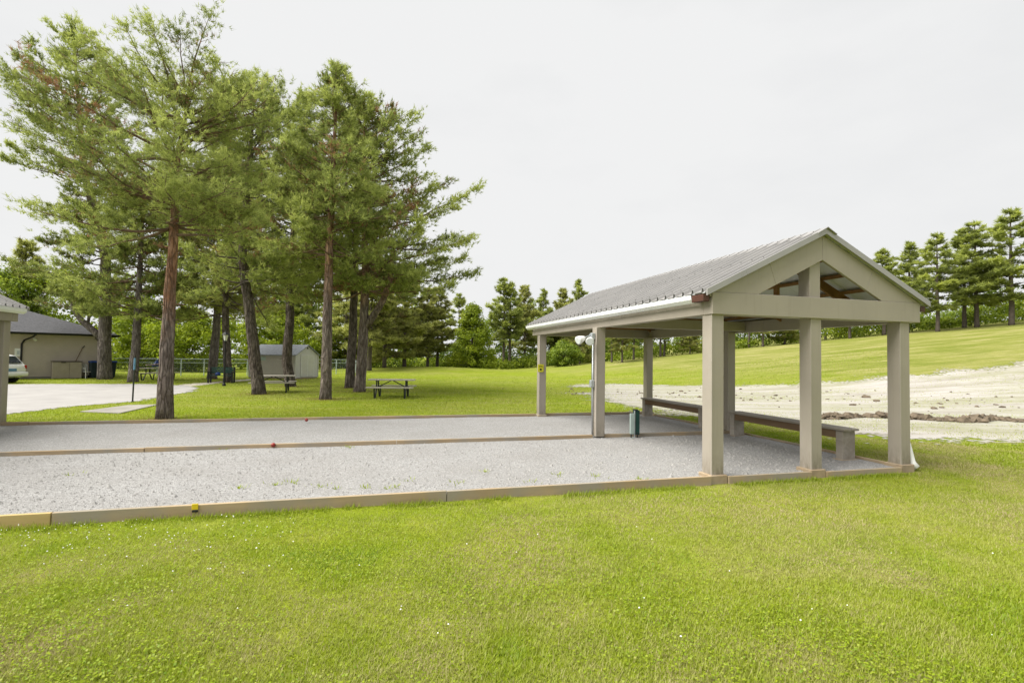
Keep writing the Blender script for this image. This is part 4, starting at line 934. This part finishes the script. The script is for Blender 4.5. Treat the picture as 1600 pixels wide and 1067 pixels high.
woods('woodland', 'green bushes behind the hill crest', [(930, 68, 4.5), (1060, 68, 4.), (1200, 68, 4), (1330, 67, 4), (1450, 67, 3.6), (1600, 66, 4.4), (1760, 66, 4)], 640, 'leaves_mid', 66, .26)
woods('undergrowth', 'bright low shrubs on the hill crest', [(940, 64, 2.), (1100, 64, 2.), (1300, 64, 2.2), (1450, 64, 2.4), (1600, 62, 2.6), (1750, 62, 2.6)], 330, 'leaves_bright', 67, .22, 50, 2)

# ------------------------------------------------------------------ grass of the foreground and along the edgings
def keep_lawn(x, y):
    u, v = uv(x, y)
    ok = (v < -.06) | (u > 3.62)
    for (cu, cv) in ((.02, .02), (1.75, .02), (3.51, .02)): ok &= ~((u > cu - .05) & (u < cu + .26) & (v > cv - .05) & (v < cv + .3))
    return ok & ~inpoly(x, y, sand_poly)
def blades(n, ymin, ymax, hmin, hmax, w0, seed, xr=(-1.12, 1.12), power=1.6):
    r = np.random.default_rng(seed); t_ = r.random(n)
    e = 1 - power                                            # density in y goes like y**-power (per column of view)
    yy = (ymin ** e + t_ * (ymax ** e - ymin ** e)) ** (1 / e); xx = yy * r.uniform(*xr, n)
    k = keep_lawn(xx, yy); xx = xx[k]; yy = yy[k]; n = len(xx)
    pat = fbm(xx, yy, 1.5, 77); pat2 = fbm(xx, yy, .45, 78); big = fbm(xx, yy, 5., 79)
    T = .50 + (.5 - pat) * 1.5 + (pat2 - .5) * .9 + (.5 - big) * .6 + r.normal(0, .12, n) - .03 * np.clip(xx, -3, 6)
    dry = r.random(n) < .07; T = np.where(dry, r.uniform(0, .2, n), T); T = np.clip(T, 0, 1)
    h = r.uniform(hmin, hmax, n) * (.55 + .9 * pat2); a = r.random(n) * 6.28; ln = r.uniform(.25, 1.3, n) * h
    w = w0 * np.maximum(1, yy / 5.) * r.uniform(.7, 1.4, n)
    z = hgt(xx, yy); b = np.stack([xx, yy, z - .004], 1); s = np.stack([-np.sin(a), np.cos(a), 0 * a], 1) * (w / 2)[:, None]
    tip = b + np.stack([np.cos(a) * ln, np.sin(a) * ln, h], 1)
    return np.stack([b - s, b + s, tip], 1).reshape(-1, 3), T
V1, T1 = blades(560000, 2.2, 12.5, .014, .036, .0055, 1, power=1.35)
V2, T2 = blades(70000, 8, 16, .014, .034, .008, 2, xr=(.2, 1.1), power=1.1)
slab_poly = [(float(p_[0]), float(p_[1])) for p_ in pts]
def strew(n, xr, ymin, ymax, power, seed, keep, tint, hm, w0):
    r = np.random.default_rng(seed); e = 1 - power; yy = (ymin ** e + r.random(n) * (ymax ** e - ymin ** e)) ** (1 / e); xx = yy * r.uniform(*xr, n)
    k = keep(xx, yy); xx = xx[k]; yy = yy[k]; n = len(xx); a = r.random(n) * 6.28; h = hm * r.uniform(.5, 1.2, n); w = w0 * yy / 10 * r.uniform(.7, 1.3, n)
    b = np.stack([xx, yy, hgt(xx, yy) - .004], 1); s_ = np.stack([-np.sin(a), np.cos(a), 0 * a], 1) * (w / 2)[:, None]
    return np.stack([b - s_, b + s_, b + np.stack([np.cos(a) * h * .8, np.sin(a) * h * .8, h], 1)], 1).reshape(-1, 3), np.clip(tint(xx, yy) + r.normal(0, .12, n), 0, 1)
V3, T3 = strew(170000, (-1.15, .75), 12, 46, 1.7, 21, lambda x, y: (uv(x, y)[1] > 7.85) & ~inpoly(x, y, drv) & ~inpoly(x, y, slab_poly) & ~inpoly(x, y, sand_poly) & ~inpoly(x, y, pth),
               lambda x, y: .55 + .55 * (fbm(x, y, 2.5, 31) - .5) + .4 * (fbm(x * .3, y, 1.2, 33) - .5), .045, .012)
tag(link('far_lawn_grass', soup('far_lawn_grass', V3, T3), 'blades'), 'grass blades of the lawn beyond the courts', kind='stuff')
V4, T4 = strew(50000, (0, 1.2), 10, 40, 1.7, 22, lambda x, y: inpoly(x, y, sand_poly) & (fbm(x * .35, y, 1.1, 41) + .3 * fbm(x, y, .4, 42) > .66),
               lambda x, y: .3 + .5 * (fbm(x, y, 2.0, 43) - .3), .045, .012)
tag(link('seedling_grass', soup('seedling_grass', V4, T4), 'blades'), 'thin seedling grass sprouting in the bare soil', kind='stuff')
tag(link('lawn_grass', soup('lawn_grass', np.concatenate([V1, V2]), np.concatenate([T1, T2])), 'blades'), 'short green grass blades of the foreground lawn', kind='stuff')
# taller fringe against the timber
r = np.random.default_rng(5); n = 26000
uu = np.concatenate([r.uniform(-14, 3.6, n // 2), r.uniform(3.6, 3.72, n // 6), r.uniform(-14, 3.5, n - n // 2 - n // 6)])
vv = np.concatenate([-.07 - r.gamma(1.2, .05, n // 2), r.uniform(.3, 7.7, n // 6), 7.83 + r.gamma(1.2, .05, n - n // 2 - n // 6)])
k = fbm(uu, vv, .6, 6) > .40; uu = uu[k]; vv = vv[k]; n = len(uu)
b = np.stack([ORG[0] + uu * D1[0] + vv * D2[0], ORG[1] + uu * D1[1] + vv * D2[1], 0 * uu], 1); b[:, 2] = hgt(b[:, 0], b[:, 1]) - .005
a = r.random(n) * 6.28; h = r.uniform(.03, .085, n); s = np.stack([-np.sin(a), np.cos(a), 0 * a], 1) * .004
tag(link('edge_grass', soup('edge_grass', np.stack([b - s, b + s, b + np.stack([np.cos(a) * h * .5, np.sin(a) * h * .5, h], 1)], 1).reshape(-1, 3), np.clip(r.normal(.6, .15, n), .2, 1)), 'blades'), 'longer grass fringe growing against the timber edgings', kind='stuff')
lv = []; lt = []
for px, py, rd in ((256, 655, .55), (508, 624, .7), (561, 612, .9), (547, 606, .7), (406, 616, .8), (455, 604, .7), (163, 592.5, .9), (208, 597, .7), (331, 592, .8), (356, 597, .7)):
    x0, y0 = gp(px, py); m_ = 700; a = r.random(m_) * 6.28; rr_ = .18 + np.abs(r.normal(0, rd, m_)) * .8
    b = np.stack([x0 + rr_ * np.cos(a), y0 + rr_ * np.sin(a), np.full(m_, .006) + r.random(m_) * .03], 1); k = uv(b[:, 0], b[:, 1])[1] > 7.8; b = b[k]; m_ = len(b); a = r.random(m_) * 6.28
    d_ = np.stack([np.cos(a), np.sin(a), r.normal(0, .15, m_)], 1) * .05; w_ = np.stack([-np.sin(a), np.cos(a), 0 * a], 1) * .007
    lv.append(np.stack([b - d_ - w_, b - d_ + w_, b + d_], 1).reshape(-1, 3)); lt.append(r.uniform(0, .09, m_))
tag(link('needle_litter', soup('needle_litter', np.concatenate(lv), np.concatenate(lt)), 'needles_dull'), 'brown fallen needles around the pine trunks', kind='stuff')
# clover leaves and flower heads
n = 75000; yy = (2.3 ** -.6 + r.random(n) * (9. ** -.6 - 2.3 ** -.6)) ** (-1 / .6); xx = yy * r.uniform(-1.12, 1.1, n)
k = keep_lawn(xx, yy) & (fbm(xx, yy, 1.1, 91) + .35 * fbm(xx, yy, .3, 92) - .02 * xx > .72 + .12 * r.normal(0, 1, n)); xx = xx[k]; yy = yy[k]; n = len(xx)
c = np.stack([xx, yy, hgt(xx, yy) + r.uniform(.02, .04, n)], 1); nr = unit(r.normal(0, .35, (n, 3)) + np.array([0, 0, 1])); a = unit(np.cross(nr, r.normal(0, 1, (n, 3)))); b = np.cross(nr, a); s = r.uniform(.005, .010, (n, 1))
tag(link('clover', soup('clover', np.stack([c - a * s, c + b * s * .9, c + a * s, c - b * s * .9], 1).reshape(-1, 3), np.clip(r.normal(.68, .16, n), .3, 1), 4), 'blades'), 'small clover leaves among the foreground grass', kind='stuff')
q = np.concatenate([r.uniform(0, 460, 150), r.uniform(0, 1600, 30)]); p = np.concatenate([r.normal(830, 28, 150), r.uniform(800, 1000, 30)])
fm = MB()
for a_, b_ in zip(q, p):
    x, y = gp(a_, b_)
    if b_ < 790 or not keep_lawn(np.array([x]), np.array([y]))[0]: continue
    z = float(hgt(x, y)) + random.uniform(.035, .05); s = random.uniform(.004, .008)
    fm.add([(x - s, y, z), (x, y - s, z), (x + s, y, z), (x, y + s, z), (x, y, z + s), (x, y, z - s * .8)], [(0, 1, 4), (1, 2, 4), (2, 3, 4), (3, 0, 4), (1, 0, 5), (2, 1, 5), (3, 2, 5), (0, 3, 5)])
tag(fm.build('clover_flowers', 'white_plastic'), 'tiny white clover flower heads in the left foreground lawn', kind='stuff')
# loose stones and weeds on the courts
def scatter_stones(n, seed):
    r = np.random.default_rng(seed); V = []
    uu = r.uniform(-13, 3.4, n); vv = 3.6 * r.random(n) ** 1.15 + .04
    s = r.gamma(2, .0035, n) + .004
    b = np.stack([ORG[0] + uu * D1[0] + vv * D2[0], ORG[1] + uu * D1[1] + vv * D2[1], np.full(n, .05)], 1); b[:, 2] = .048 + (fbm(b[:, 0], b[:, 1], 1.1, 21) - .5) * .03
    a = r.random(n) * 6.28; e = np.stack([np.cos(a), np.sin(a), 0 * a], 1); g = np.stack([-np.sin(a), np.cos(a), 0 * a], 1); s = s[:, None]; top = b + np.array([0, 0, 1.]) * s * .9
    c4 = [b + e * s * 1.3, b + g * s, b - e * s, b - g * s * 1.2]
    V = np.stack([q for i in range(4) for q in (c4[i], c4[(i + 1) % 4], top)], 1).reshape(-1, 3)
    tag(link('loose_gravel', soup('loose_gravel', V, np.full(len(V) // 3, .5)), 'stone'), 'loose limestone chips on the near court', kind='stuff')
scatter_stones(11000, 8)
spots = [(430, 757), (455, 753), (525, 763), (572, 763), (605, 764), (617, 762), (715, 754), (757, 737), (826, 752), (870, 741), (930, 744), (110, 743), (374, 762), (640, 751), (500, 760), (1176, 681), (1000, 748), (345, 702), (545, 698)]
V = []; T = []
for px, py in spots:
    x, y = gp(px, py, .05); m_ = 16
    a = r.random(m_) * 6.28; rr_ = r.gamma(1.5, .03, m_); h = r.uniform(.02, .06, m_)
    bb_ = np.stack([x + rr_ * np.cos(a) * 1.5, y + rr_ * np.sin(a), np.full(m_, .045)], 1); s = np.stack([-np.sin(a), np.cos(a), 0 * a], 1) * .007
    V.append(np.stack([bb_ - s, bb_ + s, bb_ + np.stack([np.cos(a) * .035, np.sin(a) * .035, h], 1)], 1).reshape(-1, 3)); T.append(np.full(m_, .6))
tag(link('court_weeds', soup('court_weeds', np.concatenate(V), np.concatenate(T)), 'blades'), 'small green weeds sprouting in the near gravel court', kind='stuff')
